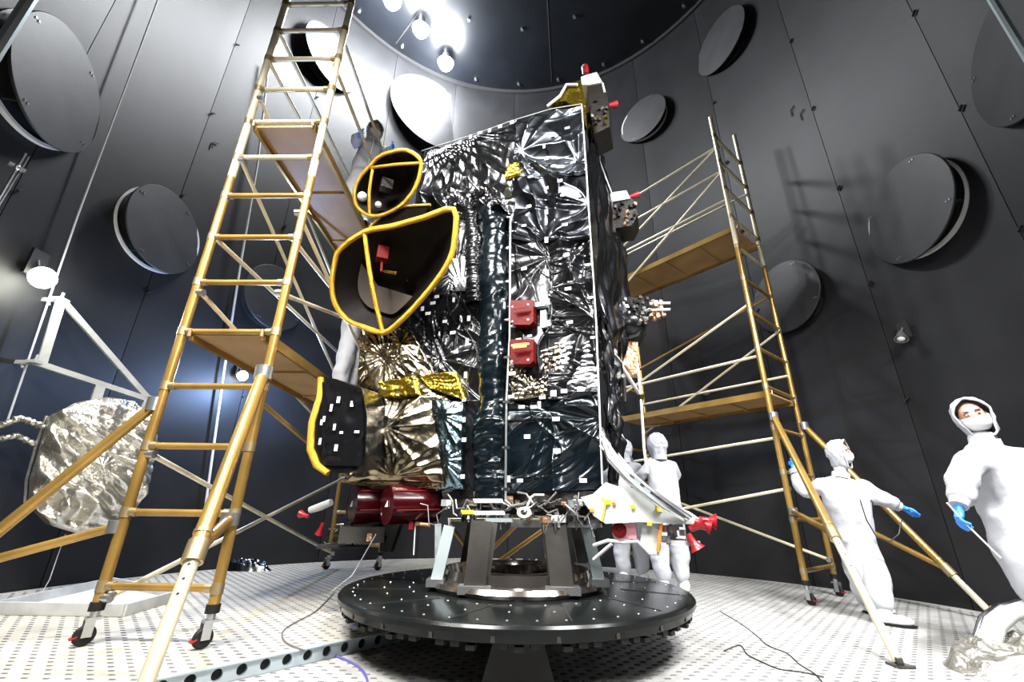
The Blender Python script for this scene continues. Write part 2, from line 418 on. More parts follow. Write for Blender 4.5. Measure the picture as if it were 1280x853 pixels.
walllamp((1126, 418), 'unlit white lamp in a black square recess on the right wall', False, 1.0)
walllamp((771, 497), 'unlit lamp just right of the spacecraft body', False, .9)
walllamp((882, 487), 'unlit small lamp above the lower right scaffold platform', False, .9)

# pipes and cables running down the wall
def wire(name, lab, cat, pts, r, m, group=None, n=8):
    o = build(MB().tube(pts, r, n), name, m); return tag(o, lab, cat, group)
wire('hanging_cable', 'white cable hanging down the left wall from the top of the picture', 'cable', [atr(197, -8, R-.12)+Vector((0, 0, .5)), atr(97, 270, R-.1), atr(8, 530, R-.1)], .009, m_white)
wire('hanging_cable', 'white cable on the back wall behind the left scaffold', 'cable', [atr(336, 80, R-.1), atr(322, 205, R-.1), atr(300, 335, R-.1), atr(279, 470, R-.1), atr(256, 640, R-.1)], .017, m_white)
wire('wall_pipe', 'pale blue pipe crossing the top left corner of the picture', 'pipe', [atr(-22, 92, R-.5), atr(44, -12, R-.5)], .045, m_lsteel)
wire('wall_pipe', 'pale pipe crossing the top right corner of the picture', 'pipe', [atr(1232, -14, R-.5), atr(1300, 98, R-.5)], .03, m_lsteel)
t = thing('clamped_rod', 'thin steel rod with a cross clamp below the upper left cover', 'rod', tuple(atr(22, 208, R-.25)))
build(MB().tube([atr(-12, 268, R-.25), atr(32, 192, R-.25)], .012, 8), 'rod', m_steel, t)
build(MB().tube([atr(-8, 268, R-.22), atr(36, 196, R-.22)], .008, 8), 'rod', m_steel, t)
c = atr(21, 209, R-.25); build(MB().box(c, .12, .03, .03, rz=1.2).ball(c, .028), 'clamp', m_steel, t)
hk = raw_mesh(MB().tube([(0, 0, 0), (0, 0, .12), (.08, 0, .16)], .008, 6), 'wall_hook', m_gap)
for p in ((265, 185), (358, 205), (990, 145), (1002, 150)):
    q = atr(p[0], p[1], R-.02); a = math.atan2(q.x, q.y)
    piece(hk, 'wall_hook', wall, Matrix.Translation(q) @ Matrix.Rotation(-a, 4, 'Z'))

# ================================================================== SCAFFOLDS
def caster(t, p, zf, turn=0):
    x, y = p; X = Vector((math.cos(turn), math.sin(turn), 0)); Y = Vector((-X.y, X.x, 0)); Z = Vector((0, 0, 1)); b = Vector((x, y, zf))
    c = build(MB().box(b+Z*.148, .075, .066, .016, ax=(X, Y, Z)).box(b+Z*.1+Y*.028-X*.015, .05, .008, .1, ax=(X, Y, Z)).box(b+Z*.1-Y*.028-X*.015, .05, .008, .1, ax=(X, Y, Z)).tube([b+Z*.15, b+Z*.20], .026, 12), 'caster', m_steel, t)
    w0 = b+Z*.058-X*.02
    build(MB().lathe([(.016, -.018), (.05, -.018), (.057, -.01), (.057, .01), (.05, .018), (.016, .018)], w0, 24, Y), 'wheel', m_rubber, c)
    build(MB().box(b+Z*.052-X*.072, .035, .04, .010, ax=((X+Z*.4).normalized(), Y, (Z-X*.4).normalized())), 'brake_pedal', m_red, c)
    build(MB().tube([b+Z*.19, b+Z*.24], .042, 14), 'rubber_collar', m_rubber, c)
def scaffold(label, A, B, dirn, L, zf, rz0, drz, nr, platforms, rails, braces, ztop, split=99, group=None, back=99, turn=0):
    """A,B = the two posts (x,y) of the near ladder frame; dirn = direction towards the far frame"""
    A = Vector((*A, 0)); B = Vector((*B, 0)); D = Vector((*dirn, 0)).normalized()*L
    t = thing('scaffold_tower', label, 'scaffold', ((A+B+D)/2).to_tuple()[:2]+(zf,), group)
    Z = Vector((0, 0, 1)); W = (B-A).normalized()
    for fr in (0, 1):
        for P in (A, B):
            q = P+D*fr; zt = ztop[0] if P is A else ztop[1]
            if fr: zt = min(zt, back)
            z1 = min(split, zt)
            build(MB().tube([q+Z*(zf+.2), q+Z*z1], .034, 14), 'post', m_gold, t)
            if zt > split: tag(build(MB().tube([q+Z*z1, q+Z*zt], .034, 14), 'post', m_golds, t), 'upper post painted pale where light washes out the gold')  # washed-out light on the upper posts is painted as a paler tube
            caster(t, (q.x, q.y), zf, turn)
        for i in range(nr):
            z = rz0+drz*i
            if fr and z > back: continue
            r = build(MB().tube([A+D*fr+Z*z, B+D*fr+Z*z], .024, 12), 'rung', m_gold if z < split else m_golds, t)  # upper rungs get the same painted wash of light
            for e, s in ((A, 1), (B, -1)): build(MB().tube([e+D*fr+Z*(z-.033), e+D*fr+Z*(z+.033)], .0385, 12).tube([e+D*fr+Z*z+W*s*.03, e+D*fr+Z*z+W*s*.075], .029, 12), 'weld_collar', m_clamp, r)
    for (z, lo, hi) in platforms:                       # deck board, two side rails, hooks and stiffeners
        a = A+W*lo+Z*z; b = A+W*hi+Z*z; dn = D.normalized()
        pf = build(MB().box((a+b)/2+D/2+Z*.035, (b-a).length-.03, L-.02, .022, ax=(W, dn, Z)), 'platform', m_ply, t)
        for e in (a, b): build(MB().box(e+D/2+Z*.02, .03, L, .085, ax=(W, dn, Z)), 'side_rail', m_gold, pf)
        for k in range(1, 4): build(MB().box((a+b)/2+D*k/4+Z*.012, (b-a).length-.06, .035, .02, ax=(W, dn, Z)), 'stiffener', m_ply, pf)
        for e in (a, b):
            for f in (0, 1): build(MB().tube([e+D*f+Z*.0-dn*.03, e+D*f+Z*.05-dn*.035, e+D*f+Z*.055+dn*.03], .014, 8), 'hook', m_clamp, pf)
    for (z, s, m_) in rails:
        P = (A, B)[s]; build(MB().tube([P+Z*z+W*(.04 if s == 0 else -.04), P+D+Z*z+W*(.04 if s == 0 else -.04)], .02, 10), 'guard_rail', m_, t)
    for (s, z0, z1, m_) in braces:
        P = (A, B)[s]; o = W*(.045 if s == 0 else -.045); br = build(MB().tube([P+Z*z0+o, P+D+Z*z1+o], .019, 10), 'brace', m_, t)
        for q, z in ((P, z0), (P+D, z1)): build(MB().tube([q+o*.4+Z*z, q+o*1.6+Z*z], .03, 10), 'brace_hook', m_steel, br)
    return t
def outrigger(t, top, foot, low, kf, r1=.036, pad=True):
    """a long telescopic leg from the post, its collar, and the short stay"""
    top = Vector(top); foot = Vector(foot); low = Vector(low); k = top+(foot-top)*kf; d = (foot-top).normalized()
    o = build(MB().tube([top, k+d*.06], r1, 16), 'outrigger', m_gold, t)
    build(MB().tube([k, foot-d*.02], r1*.82, 16), 'inner_tube', m_golds, o)
    build(MB().tube([k-d*.05, k+d*.06], r1*1.25, 16).tube([k-d*.11, k-d*.09], r1*1.12, 16), 'collar', m_clamp, o)
    build(MB().tube([low, k], r1*.78, 14), 'stay', m_gold, o)
    build(MB().tube([top-Vector((0, 0, .05)), top+Vector((0, 0, .05))], r1*1.5, 14), 'clamp', m_steel, o)
    build(MB().tube([low-Vector((0, 0, .04)), low+Vector((0, 0, .04))], r1*1.4, 14), 'clamp', m_steel, o)
    hs = MB()
    for q in (.12, .22, .32): 
        c = k+(foot-k)*q; sd = d.cross(Vector((0, 0, 1))).normalized().cross(d); hs.tube([c+sd*(r1*.8), c+sd*(r1*.84)], .007, 8)
    build(hs, 'pin_holes', m_gap, o)
    if pad:
        build(MB().prism([foot+Vector((.05, .03, .004)), foot+Vector((-.06, .05, .004)), foot+Vector((-.05, -.05, .004)), foot+Vector((.06, -.05, .004))], (0, 0, .012)).tube([foot+Vector((0, 0, .01)), foot+Vector((0, 0, .05))], .022, 10), 'foot_pad', m_dsteel, o)
SA = (-2.62, -.78); SB = (-1.87, -.80)
sl = scaffold('tall gold scaffold tower left of the spacecraft, its ladder frame rising out of the picture', SA, SB, (0, 1), 3.85, ZD, .367, .4459, 14,
              [(4.30, .08, .66), (2.10, .08, .66)],
              [(5.68, 0, m_golds), (5.68, 1, m_golds), (5.2, 0, m_golds), (5.2, 1, m_golds), (3.02, 0, m_golds), (3.02, 1, m_golds)],
              [(0, 1.2, .25, m_golds), (0, .3, 1.3, m_golds), (1, 1.62, .9, m_gold), (0, 3.9, 2.3, m_golds), (1, 2.5, 3.6, m_golds), (0, 2.5, 1.7, m_golds), (0, 4.7, 3.4, m_golds), (1, 3.3, 2.2, m_golds)], (6.30, 6.30), 3.7, None, 6.3, .9)
outrigger(sl, (SB[0], SB[1]-.04, 1.80), atz(163, 905, ZD), (SB[0], SB[1]-.04, .78), .66, .042)
outrigger(sl, (SA[0]-.04, SA[1], 1.56), atz(-200, 825, ZD), (SA[0]-.04, SA[1], .72), .72)
RC = (3.275, 1.427); RD = (4.0, 2.02)
wd = Vector((RD[0]-RC[0], RD[1]-RC[1])); pdn = Vector((-wd.y, wd.x)).normalized()
srt = scaffold('gold scaffold tower right of the spacecraft with two brown platforms', RC, RD, tuple(pdn), 2.45, ZF, .28, .53, 13,
               [(4.86, .08, wd.length-.08), (2.3, .08, wd.length-.08)],
               [(6.45, 0, m_golds), (5.95, 0, m_golds), (5.95, 1, m_golds), (5.4, 0, m_golds), (2.83, 0, m_golds), (2.72, 1, m_golds)],
               [(0, 5.95, 4.45, m_golds), (0, 6.45, 5.3, m_golds), (0, 3.6, 2.65, m_golds), (1, 3.4, 2.2, m_golds), (0, 1.75, 1.6, m_golds), (0, 1.15, .75, m_golds), (1, .35, 1.2, m_golds), (1, 4.0, 3.4, m_gold)], (7.06, 7.3), 4.5, None, 5.45, 1.9)
outrigger(srt, (RC[0], RC[1]-.04, 2.0), atz(1126, 834, ZF), (RC[0], RC[1]-.04, .9), .63)
outrigger(srt, (RD[0]+.03, RD[1]-.04, 2.0), atz(1250, 778, ZF), (RD[0]+.03, RD[1]-.04, .95), .80)

# ================================================================== TURNTABLE
Z = Vector((0, 0, 1)); X0 = Vector((1, 0, 0)); Y0 = Vector((0, 1, 0))
tt = thing('turntable', 'large round black turntable on a pedestal in the centre of the chamber floor', 'turntable', (0.05, 0, ZF))
TC = Vector((.06, 0, 0)); TR = 1.35; TZ = .30
build(MB().lathe([(.001, TZ), (TR-.03, TZ), (TR-.012, TZ-.006), (TR, TZ-.02), (TR, TZ-.045), (TR-.02, TZ-.05), (TR-.03, TZ-.09), (TR-.08, TZ-.095), (.001, TZ-.095)], TC, 128), 'disc', m_disc, tt, angle=25)
blk = raw_mesh(MB().box((0, 0, 0), .05, .045, .024), 'rim_block', m_rubber)
for k in range(96):
    a = k*3.75; 
    if k % 8 in (2, 6): continue
    p = TC+azv(a, TR-.055, TZ-.104-(.012 if k % 3 == 0 else 0)); piece(blk, 'rim_block', tt, Matrix.Translation(p) @ Matrix.Rotation(-math.radians(a), 4, 'Z'))
nt_ = raw_mesh(MB().box((0, 0, 0), .022, .012, .028), 'rim_slot', m_dsteel)
for k in range(24):
    a = k*15+6; p = TC+azv(a, TR-.026, TZ-.07); piece(nt_, 'rim_slot', tt, Matrix.Translation(p) @ Matrix.Rotation(-math.radians(a), 4, 'Z'))
bolt = raw_mesh(MB().lathe([(.001, .004), (.006, .004), (.008, 0)], n=8), 'bolt', m_steel)
for r_, nn in ((1.25, 48), (1.03, 24), (.84, 24)):
    for k in range(nn): piece(bolt, 'bolt', tt, Matrix.Translation(TC+azv(360/nn*k+3, r_, TZ)))
for k in range(12):
    a = 30*k+10; p = TC+azv(a, .82, TZ+.002); q = TC+azv(a+7, 1.28, TZ+.002); build(MB().beam(p, q, .006, .003), 'groove', m_dsteel, tt)
build(MB().lathe([(.001, TZ-.12), (.26, TZ-.12), (.24, TZ-.2), (.24, ZF+.10), (.3, ZF+.04), (.3, ZF), (.001, ZF)], TC+Vector((0, .0, 0)), 48), 'column', m_rubber, tt)
b0 = TC+Vector((0, -.90, 0))
build(MB().box(b0+Z*((TZ-.10+ZF)/2), .28, .5, TZ-.10-ZF).prism([b0+Vector((-.14, -.25, ZF)), b0+Vector((-.21, -.25, ZF)), b0+Vector((-.14, -.25, TZ-.12))][::1], (0, .03, 0)).prism([b0+Vector((.14, -.25, ZF)), b0+Vector((.21, -.25, ZF)), b0+Vector((.14, -.25, TZ-.12))], (0, .03, 0)), 'pedestal', m_rubber, tt)
ring = build(MB().lathe([(.70, TZ+.001), (.72, TZ+.03), (.70, TZ+.06), (.60, TZ+.06), (.585, TZ+.13), (.56, TZ+.13), (.54, TZ+.03), (.52, TZ+.001)], TC, 96), 'adapter_ring', m_mir, tt, angle=30)
build(MB().lathe([(.36, TZ+.001), (.36, TZ+.10), (.34, TZ+.11), (.30, TZ+.11), (.29, TZ+.001)], TC+Vector((0, .02, 0)), 72), 'inner_ring', m_mir, tt, angle=30)

# ================================================================== SPACECRAFT
P0 = Vector((.69, -.60, 0)); nA = Vector((-.33, -.944, 0)).normalized(); uA = Vector((-.944, .33, 0)).normalized(); wS = -nA
sc = thing('spacecraft', 'boxy spacecraft wrapped in crinkled black and silver foil standing on four legs over the turntable', 'spacecraft', (.0, .0, TZ+.06))
def F(px, py, off=0): return atp(px, py, P0+nA*off, nA)
def S(px, py, off=0): return atp(px, py, P0-uA*off, -uA)       # the side wall running away from the near right edge
WID = 1.95; DEP = 1.2
core = [P0-nA*.05+uA*.03, P0-nA*.05+uA*WID, P0+wS*DEP+uA*WID, P0+wS*DEP+uA*.03]
build(MB().prism([p+Z*2.3 for p in core], Z*2.56), 'body', m_black, sc)
low = [P0-nA*.05+uA*.03, P0-nA*.05+uA*WID, P0+wS*DEP+uA*WID, P0+wS*DEP+uA*.95, P0+wS*.2+uA*.95, P0+wS*.2+uA*.03]
build(MB().prism([p+Z*1.0 for p in low], Z*1.3), 'lower_body', m_black, sc)
rs = random.Random(9)
def panel(name, quad, m, off=.0, amp=.5, scale=.25, seed=1, n=6, ang=None, spread=PI, stars=(), sa=.2, bulge=0, res=.012, plane=F, nrm=None, label=None, flat=180, inset=.06, parent=None, rag=.0, rd=.45):
    nrm = nrm or nA
    TL, TR_, BR, BL = [plane(q[0], q[1], off) for q in quad]
    Wd = max((TR_-TL).length, (BR-BL).length); Hd = max((TL-BL).length, (TR_-BR).length)
    na, nb = max(8, int(Hd/res)), max(8, int(Wd/res))
    v, u = np.meshgrid(np.linspace(0, 1, na), np.linspace(0, 1, nb), indexing='ij')
    Pq = [np.array(p) for p in (TL, TR_, BR, BL)]
    P = (Pq[0]*((1-u)*(1-v))[..., None]+Pq[1]*(u*(1-v))[..., None]+Pq[2]*(u*v)[..., None]+Pq[3]*((1-u)*v)[..., None])
    st = [(a*Wd, b*Hd, r_, k) for a, b, r_, k in stars]
    h = crumple(u*Wd, v*Hd, seed, scale, n, ang, spread, st, sa, rd)*(amp if rd < .6 else max(amp, .8))
    h = h-h.mean()
    h = h+bulge*np.sin(PI*u)*np.sin(PI*np.clip(v*1.0, 0, 1))**.35
    if rag:
        P = P+(vnoise(v*9, u*0, seed)-.5)[..., None]*rag*np.array(uA)
    P = P+h[..., None]*np.array(nrm)
    sk = np.pad(P, ((1, 1), (1, 1), (0, 0)), mode='edge')
    back = np.array(nrm)*(-(off+inset) if off > 0 else -inset)
    for sl_ in (np.s_[0, :], np.s_[-1, :], np.s_[:, 0], np.s_[:, -1]): sk[sl_] += back*1.0
    o = build(MB().grid(sk), name, m, parent or sc, angle=flat)
    if label: o['label'] = label
    return o
NB = 'foil_blanket'
m_slate2 = mat('dark_slate_foil', (.045, .048, .055), .25, 1)
m_sil3 = mat('streaked_grey_foil', (.15, .155, .16), .22, 1)
panel(NB, ((529, 188), (652, 147), (642, 275), (520, 268)), m_sil3, .03, .5, .3, 11, 6, ang=.0, spread=1.0, stars=((.10, -.05, 2.0, 36), (.5, -.05, 1.2, 22), (.85, .95, .5, 14)), sa=.11, rd=.3, res=.008, label='crinkled bright silver foil at the top')
panel(NB, ((646, 149), (727, 131), (732, 215), (640, 225)), m_slate, .05, .6, .8, 21, 4, ang=1.2, spread=1.0, stars=((.1, .55, .8, 9), (.9, .8, .6, 8)), sa=.10, res=.009, label='smooth silver grey foil with large folds')
panel(NB, ((640, 222), (732, 213), (738, 300), (636, 300)), m_slate2, .045, .6, .6, 23, 5, ang=1.2, spread=1.4, stars=((.5, 1.0, .8, 10), (1.0, .5, .6, 9)), sa=.11, label='dark grey foil with diagonal folds')
panel(NB, ((636, 290), (690, 290), (690, 500), (634, 500)), m_black, .035, .4, .5, 25, 6, ang=0.2, spread=1.4, stars=((.95, .15, .8, 9),), sa=.08, rd=.8, res=.008)
panel(NB, ((686, 294), (738, 292), (748, 500), (686, 500)), m_black, .04, .5, .5, 26, 6, ang=1.3, spread=.9, stars=((1.0, .0, .7, 12), (1.0, .55, .6, 12), (.0, .35, .5, 8)), sa=.11, rd=.8, res=.008)
panel(NB, ((634, 492), (748, 488), (753, 612), (632, 618)), m_teal, .03, .6, .45, 27, 6, ang=1.4, spread=1.4, stars=((.45, .2, .9, 9), (1.02, .3, .5, 10)), sa=.07, rd=.8, res=.008)
panel(NB, ((636, 452), (700, 430), (702, 492), (640, 500)), m_warm, .055, .8, .10, 31, 8, res=.009, label='crumpled greenish silver foil below the red boxes')
panel(NB, ((692, 428), (744, 424), (748, 490), (690, 490)), m_silver, .052, .75, .10, 33, 8, ang=1.3, spread=2, res=.009, label='crumpled silver foil on the right edge')
panel(NB, ((560, 262), (606, 262), (606, 420), (500, 428)), m_black, .01, .3, .3, 41, 6, rd=.8, res=.009, stars=((.5, .5, .25, 14),), sa=.1)
panel(NB, ((500, 380), (606, 400), (606, 520), (450, 500)), m_black, .02, .45, .3, 43, 6, rd=.8, res=.009, stars=((.45, .2, .3, 14), (.6, .5, .3, 12)), sa=.12)
panel(NB, ((566, 500), (606, 500), (602, 622), (575, 622)), m_black, .03, .4, .25, 45, 4)
panel(NB, ((560, 325), (590, 318), (592, 362), (562, 362)), m_silver, .05, .5, .08, 47, 4, ang=.1, spread=.3, stars=((.45, 1.0, .3, 26),), sa=.2, res=.007, label='small fan of grey foil tied at the bottom')
panel(NB, ((450, 412), (512, 412), (560, 500), (446, 500)), m_warm, .07, .4, .3, 51, 6, stars=((.4, .4, .3, 18), (.75, .2, .25, 14)), sa=.16, res=.010, label='bronze silver foil under the large dish')
panel(NB, ((448, 496), (545, 494), (556, 604), (436, 602)), m_warm, .11, .4, .5, 53, 5, stars=((.45, .4, .35, 17), (.5, .95, .4, 18), (.1, .2, .3, 10)), sa=.17, bulge=.08, res=.010, label='bronze silver foil with star shaped creases above the red covers')
panel(NB, ((540, 498), (578, 502), (577, 612), (543, 614)), m_lteal, .09, .4, .3, 55, 7, stars=((.4, .2, .25, 12), (.5, .7, .25, 14)), sa=.17, bulge=.06, res=.009, label='blue silver foil strip left of the black column')
panel('gold_blanket', ((474, 478), (516, 470), (520, 492), (480, 498)), m_goldf, .17, .8, .12, 57, 5, res=.009, label='crumpled gold foil patch')
panel('gold_blanket', ((524, 470), (568, 464), (580, 500), (534, 484)), m_goldf, .10, .6, .12, 58, 5, res=.009, label='crumpled gold foil patch')
panel('gold_blanket', ((634, 206), (648, 202), (649, 216), (630, 222)), m_goldf, .075, .4, .06, 59, 4, res=.007, label='small gold foil triangle')
# rolled column beside the white conduit
def column(name, pts, rad, m, seed, label=None, scale=.14, amp=.9):
    """soft vertical roll following pts (px, py), with crumpled skin"""
    C = [F(a, b, .02) for a, b in pts]; na = 150; nb = 60
    ss = np.linspace(0, len(C)-1, na); P = np.zeros((na, nb+1, 3))
    th = np.linspace(0, 2*PI, nb+1)
    Lz = (C[0]-C[-1]).length
    V, Tn = np.meshgrid(np.linspace(0, Lz, na), th, indexing='ij')
    h = crumple(np.minimum(Tn, 2*PI-Tn)*rad, V, seed, scale, 6, ang=1.5, spread=1.3, rd=.5)*amp
    for i, s in enumerate(ss):
        k = min(int(s), len(C)-2); c = C[k].lerp(C[k+1], s-k)
        r = rad*(1+.09*math.sin(i*.16+seed))+h[i]*1.1
        P[i] = np.array(c)+np.outer(np.cos(th)*r, np.array(uA))+np.outer(np.sin(th)*r*.8, np.array(nA))
    o = build(MB().grid(P), name, m, sc, angle=180)
    if label: o['label'] = label
column('rolled_blanket', ((617, 262), (618, 330), (618, 420), (615, 500), (613, 560), (614, 624)), .105, m_teal, 3, 'dark blue black rolled foil column')
column('rolled_blanket', ((588, 262), (592, 300), (594, 380)), .055, m_black, 5, 'upper black foil fold', .1)
for q, r_, s in (((568, 256), .085, 7), ((600, 250), .10, 8), ((622, 262), .07, 9)):      # hooded folds at the top of the dark recess
    c = F(*q, .13); vs = np.zeros((26, 40, 3))
    for i in range(26):
        for j in range(40):
            t1 = PI*i/25; t2 = PI*j/39
            rr = r_*(1+.22*math.sin(j*.9+i*.5+s)*math.sin(i*.7)); vs[i, j] = np.array(c+uA*(math.cos(t1)*rr)+Z*(math.sin(t1)*rr*1.2*math.sin(t2*.5+.6))+nA*(math.cos(t2)*rr*.8))
    build(MB().grid(vs), 'foil_fold', m_silver, sc, angle=180)
# right hand side wall of the body
def SP(px, py, off=0): return atp(px, py, P0-uA*off, uA)
side = MB()
def side_panel(zs, ds, m, seed, name=NB, label=None, amp=.5, bul=.15, ang=.4):
    na, nb = 110, 50; v, u = np.meshgrid(np.linspace(0, 1, na), np.linspace(0, 1, nb), indexing='ij')
    zt, zb_ = zs; Pz = zt[0]*(1-u)*(1-v)+zt[1]*u*(1-v)+zb_[1]*u*v+zb_[0]*(1-u)*v
    h = crumple(u*1.3, v*2.5, seed, .3, 6, ang=ang, spread=1.0)*amp*1.2
    out = .02+h+bul*np.sin(PI*v)**.7*np.sin(PI*u*.5)
    P = np.array(P0)+np.array(wS)*(u*ds)[..., None]-np.array(uA)*out[..., None]; P[..., 2] = Pz
    o = build(MB().grid(np.pad(P, ((1, 1), (1, 1), (0, 0)), mode='edge')), name, m, sc, angle=180)
    if label: o['label'] = label
side_panel(((4.86, 4.86), (1.0, 2.2)), DEP, m_sil2, 61, label='draped dark foil on the right flank', bul=.20)
side_panel(((2.5, 2.3), (1.0, 1.0)), .20, m_black, 63, bul=.03)
# corner edges, conduit, clips and tapes
edge = build(MB().tube([F(727, 131, .07), F(733, 215, .07), F(738, 295, .065), (F(745, 400, .06)), F(749, 500, .06), F(753, 606, .06)], .007, 8), 'corner_cord', m_white, sc)
edge['label'] = 'white lacing along the near right edge'
build(MB().tube([F(527, 189, .05), F(590, 169, .05), F(640, 151, .05), F(690, 136, .05), F(727, 130, .06)], .006, 8), 'top_edge_cord', m_cable, sc)
cd = build(MB().tube([F(641, 268, .14), F(638, 275, .145), F(637, 420, .14), F(633, 500, .14), F(632, 600, .14), F(632, 626, .14), F(640, 633, .16), F(655, 630, .18)], .0095, 10), 'conduit', m_steel, sc)
cd['label'] = 'thin bright metal conduit down the front'
for y in (310, 352, 400, 447, 503, 560, 612):
    c = F(636.5-(y-310)*.012, y, .14); build(MB().box(c, .045, .02, .022, ax=(uA, nA, Z)).ball(c+uA*.03, .013, 8, 6), 'conduit_clip', m_dsteel, cd)
tp = raw_mesh(MB().box((0, 0, 0), 1, 1, 1), 'tape_patch', m_tape)
def tape(px, py, w_=8, h_=4, off=.07, rot=0, plane='F'):
    p = F(px, py, off); zc = (p-Vector(CAM)).dot(_F); s = zc/FPX
    a = uA*math.cos(rot)+Z*math.sin(rot); b = -uA*math.sin(rot)+Z*math.cos(rot)
    piece(tp, 'tape_patch', sc, frame(p, a*w_*s, nA*.004, b*h_*s))
for x, y, w_, h_ in [(655,336,7,4),(683,265,4,7),(683,300,4,8),(684,341,4,8),(708,319,8,4),(710,361,8,4),(685,377,4,8),(712,403,8,4),(686,404,4,8),(566,416,7,4),(546,371,6,4),(652,509,8,4),(667,509,8,4),(674,506,4,8),(695,524,9,5),(696,564,9,6),(729,601,9,5),(650,601,8,4),(636,599,4,8),(659,546,8,5),(705,489,8,5),(726,487,9,5),(690,492,4,8),(694,492,3,8),(639,496,8,4),(678,497,8,4),(580,550,6,5),(578,596,6,5),(580,500,5,4),(584,427,4,8),(582,469,4,8),(567,375,3,6),(586,398,4,7),(606,403,3,8),(640,400,4,8),(641,408,9,4),(640,430,4,9),(641,447,6,5),(640,455,4,9),(640,467,9,5),(640,390,5,8),(541,379,7,4),(535,392,7,4),(528,386,4,6),(519,440,7,4),(506,441,7,4),(580,525,4,6),(661,258,6,4),(683,235,5,4),(700,226,6,4),(704,244,7,3),(663,221,6,3),(683,198,5,5),(680,183,3,6),(588,171,4,6),(575,178,4,6),(560,183,8,4),(600,166,6,4),(612,163,4,6),(625,158,5,5),(640,153,5,5),(553,187,5,5),(705,453,6,4),(662,420,6,3),(648,425,7,4),(738,372,7,3),(741,422,6,3),(735,331,7,3),(602,540,3,8),(601,470,3,8),(570,440,6,4),(556,402,6,4),(655,282,6,3),(706,281,7,4),(722,240,5,3),(716,203,6,3),(690,170,5,3),(709,160,6,3)]:
    tape(x, y, w_, h_, .078 if y > 285 and x > 600 else .095)
# two red boxes on the front
for (x0, y0, x1, y1) in ((643, 382, 671, 412), (643, 430, 671, 460)):
    c = [F(x0, y0, .05), F(x1, y0, .05), F(x1, y1-4, .05), F(x1-4, y1, .05), F(x0+5, y1, .05), F(x0, y1-4, .05)]
    rb = build(MB().prism(c, nA*.11), 'red_box', m_redtag, sc)
    fc = sum(c, Vector())/6+nA*.165
    build(MB().box(fc+Z*.06, .12, .006, .04, ax=(uA, nA, Z)), 'box_label', m_orange if y0 > 400 else m_redtag, rb)
    for i in (-1, 1):
        for j in (-1, 1): build(MB().lathe([(.001, .008), (.008, .006), (.01, 0)], fc+uA*.07*i+Z*.07*j-nA*.008, 8, nA), 'screw', m_tape, rb)
build(MB().box(F(676, 382, .08), .09, .06, .04, ax=(uA, nA, Z)).box(F(680, 400, .07), .05, .05, .16, ax=(uA, nA, Z)), 'connector_bracket', m_lsteel, sc)

# ---- reflectors with dark shades and gold taped rims
def shade(name, px, plane_p, plane_n, back, depth, rimr, ribs, label, floor_patch=None, closed_back=True, rim_idx=None):
    n_ = Vector(plane_n).normalized(); P = [atp(a, b, plane_p, n_) for a, b in px]
    # densify by Catmull-Rom
    D = []; m_ = len(P)
    for i in range(m_):
        p0, p1, p2, p3 = P[i-1], P[i], P[(i+1) % m_], P[(i+2) % m_]
        for t_ in (0, .33, .66):
            D.append(.5*((2*p1)+(p2-p0)*t_+(2*p0-5*p1+4*p2-p3)*t_*t_+(3*p1-p0-3*p2+p3)*t_**3))
    cb = sum(D, Vector())/len(D)+Vector(back)
    L = []
    for k, f in enumerate((0, .12, .35, .6, .82, 1.0)):
        q = math.sin(f*PI/2); L.append([d.lerp(cb-Vector(back), f*.98)+Vector(back)*q for d in D])
    G = np.array([[tuple(p) for p in l+[l[0]]] for l in L])
    th_ = build(MB().grid(G), name, m_cone, sc, angle=60); th_['label'] = label
    off_ = n_*.0
    G2 = G.copy(); G2[:, :, :] += np.array(Vector(back).normalized()*.02)
    build(MB().grid(G2[:, ::-1]), 'shade_outer', m_black, th_, angle=60)
    rim = build(MB().tube(D+[D[0], D[1]], rimr, 12, cap=False), 'rim', m_gfoil, th_); rim['label'] = 'gold foil taped rim'
    for (a, b) in ribs:
        A_ = atp(*a, plane_p, n_)-n_*.0; B_ = atp(*b, plane_p, n_); pts = [A_.lerp(B_, t_)+n_*(.03*math.sin(PI*t_)) for t_ in (0, .25, .5, .75, 1)]
        r = build(MB().tube(pts, rimr*.85, 10), 'rib', m_gfoil, th_); r['label'] = 'gold foil taped rib'
    return th_, cb, D
nS = Vector((-.35, -.80, -.48)).normalized()
cD = atp(492, 345, P0+nA*.45, nA)
d2, cb2, D2 = shade('large_dish', ((456, 290), (490, 283), (530, 272), (567, 262), (568, 300), (562, 325), (545, 352), (520, 382), (500, 402), (480, 416), (455, 409), (434, 400), (419, 380), (415, 355), (419, 328), (425, 312)), cD, nS,
                   Vector((.10, .32, .12)), .3, .026, (((456, 292), (478, 414)),), 'dark D shaped reflector shade with a gold taped rim')
G = [D2[i].lerp(cb2, .34) for i in range(3*7, 3*15)]
pn = MB(); cc = sum(G, Vector())/len(G)+Z*.12
pn.add([cc]+G, [(0, i, i+1) for i in range(1, len(G))]); build(pn, 'reflector_film', m_dishin, d2, angle=30)['label'] = 'grey translucent film inside the dish'
c0 = atp(478, 318, cD-nS*.06, nS)
build(MB().box(c0, .10, .10, .13, rz=.4).tube([c0, c0+Vector((.02, -.02, -.2))], .012, 8), 'feed_cover', m_redtag, d2)['label'] = 'dark red feed cover'
build(MB().tube([atp(480, 339, cD-nS*.05, nS), atp(496, 342, cD-nS*.05, nS)], .014, 8), 'feed_strap', m_goldf, d2)
cD1 = atp(485, 232, P0+nA*.38, nA)
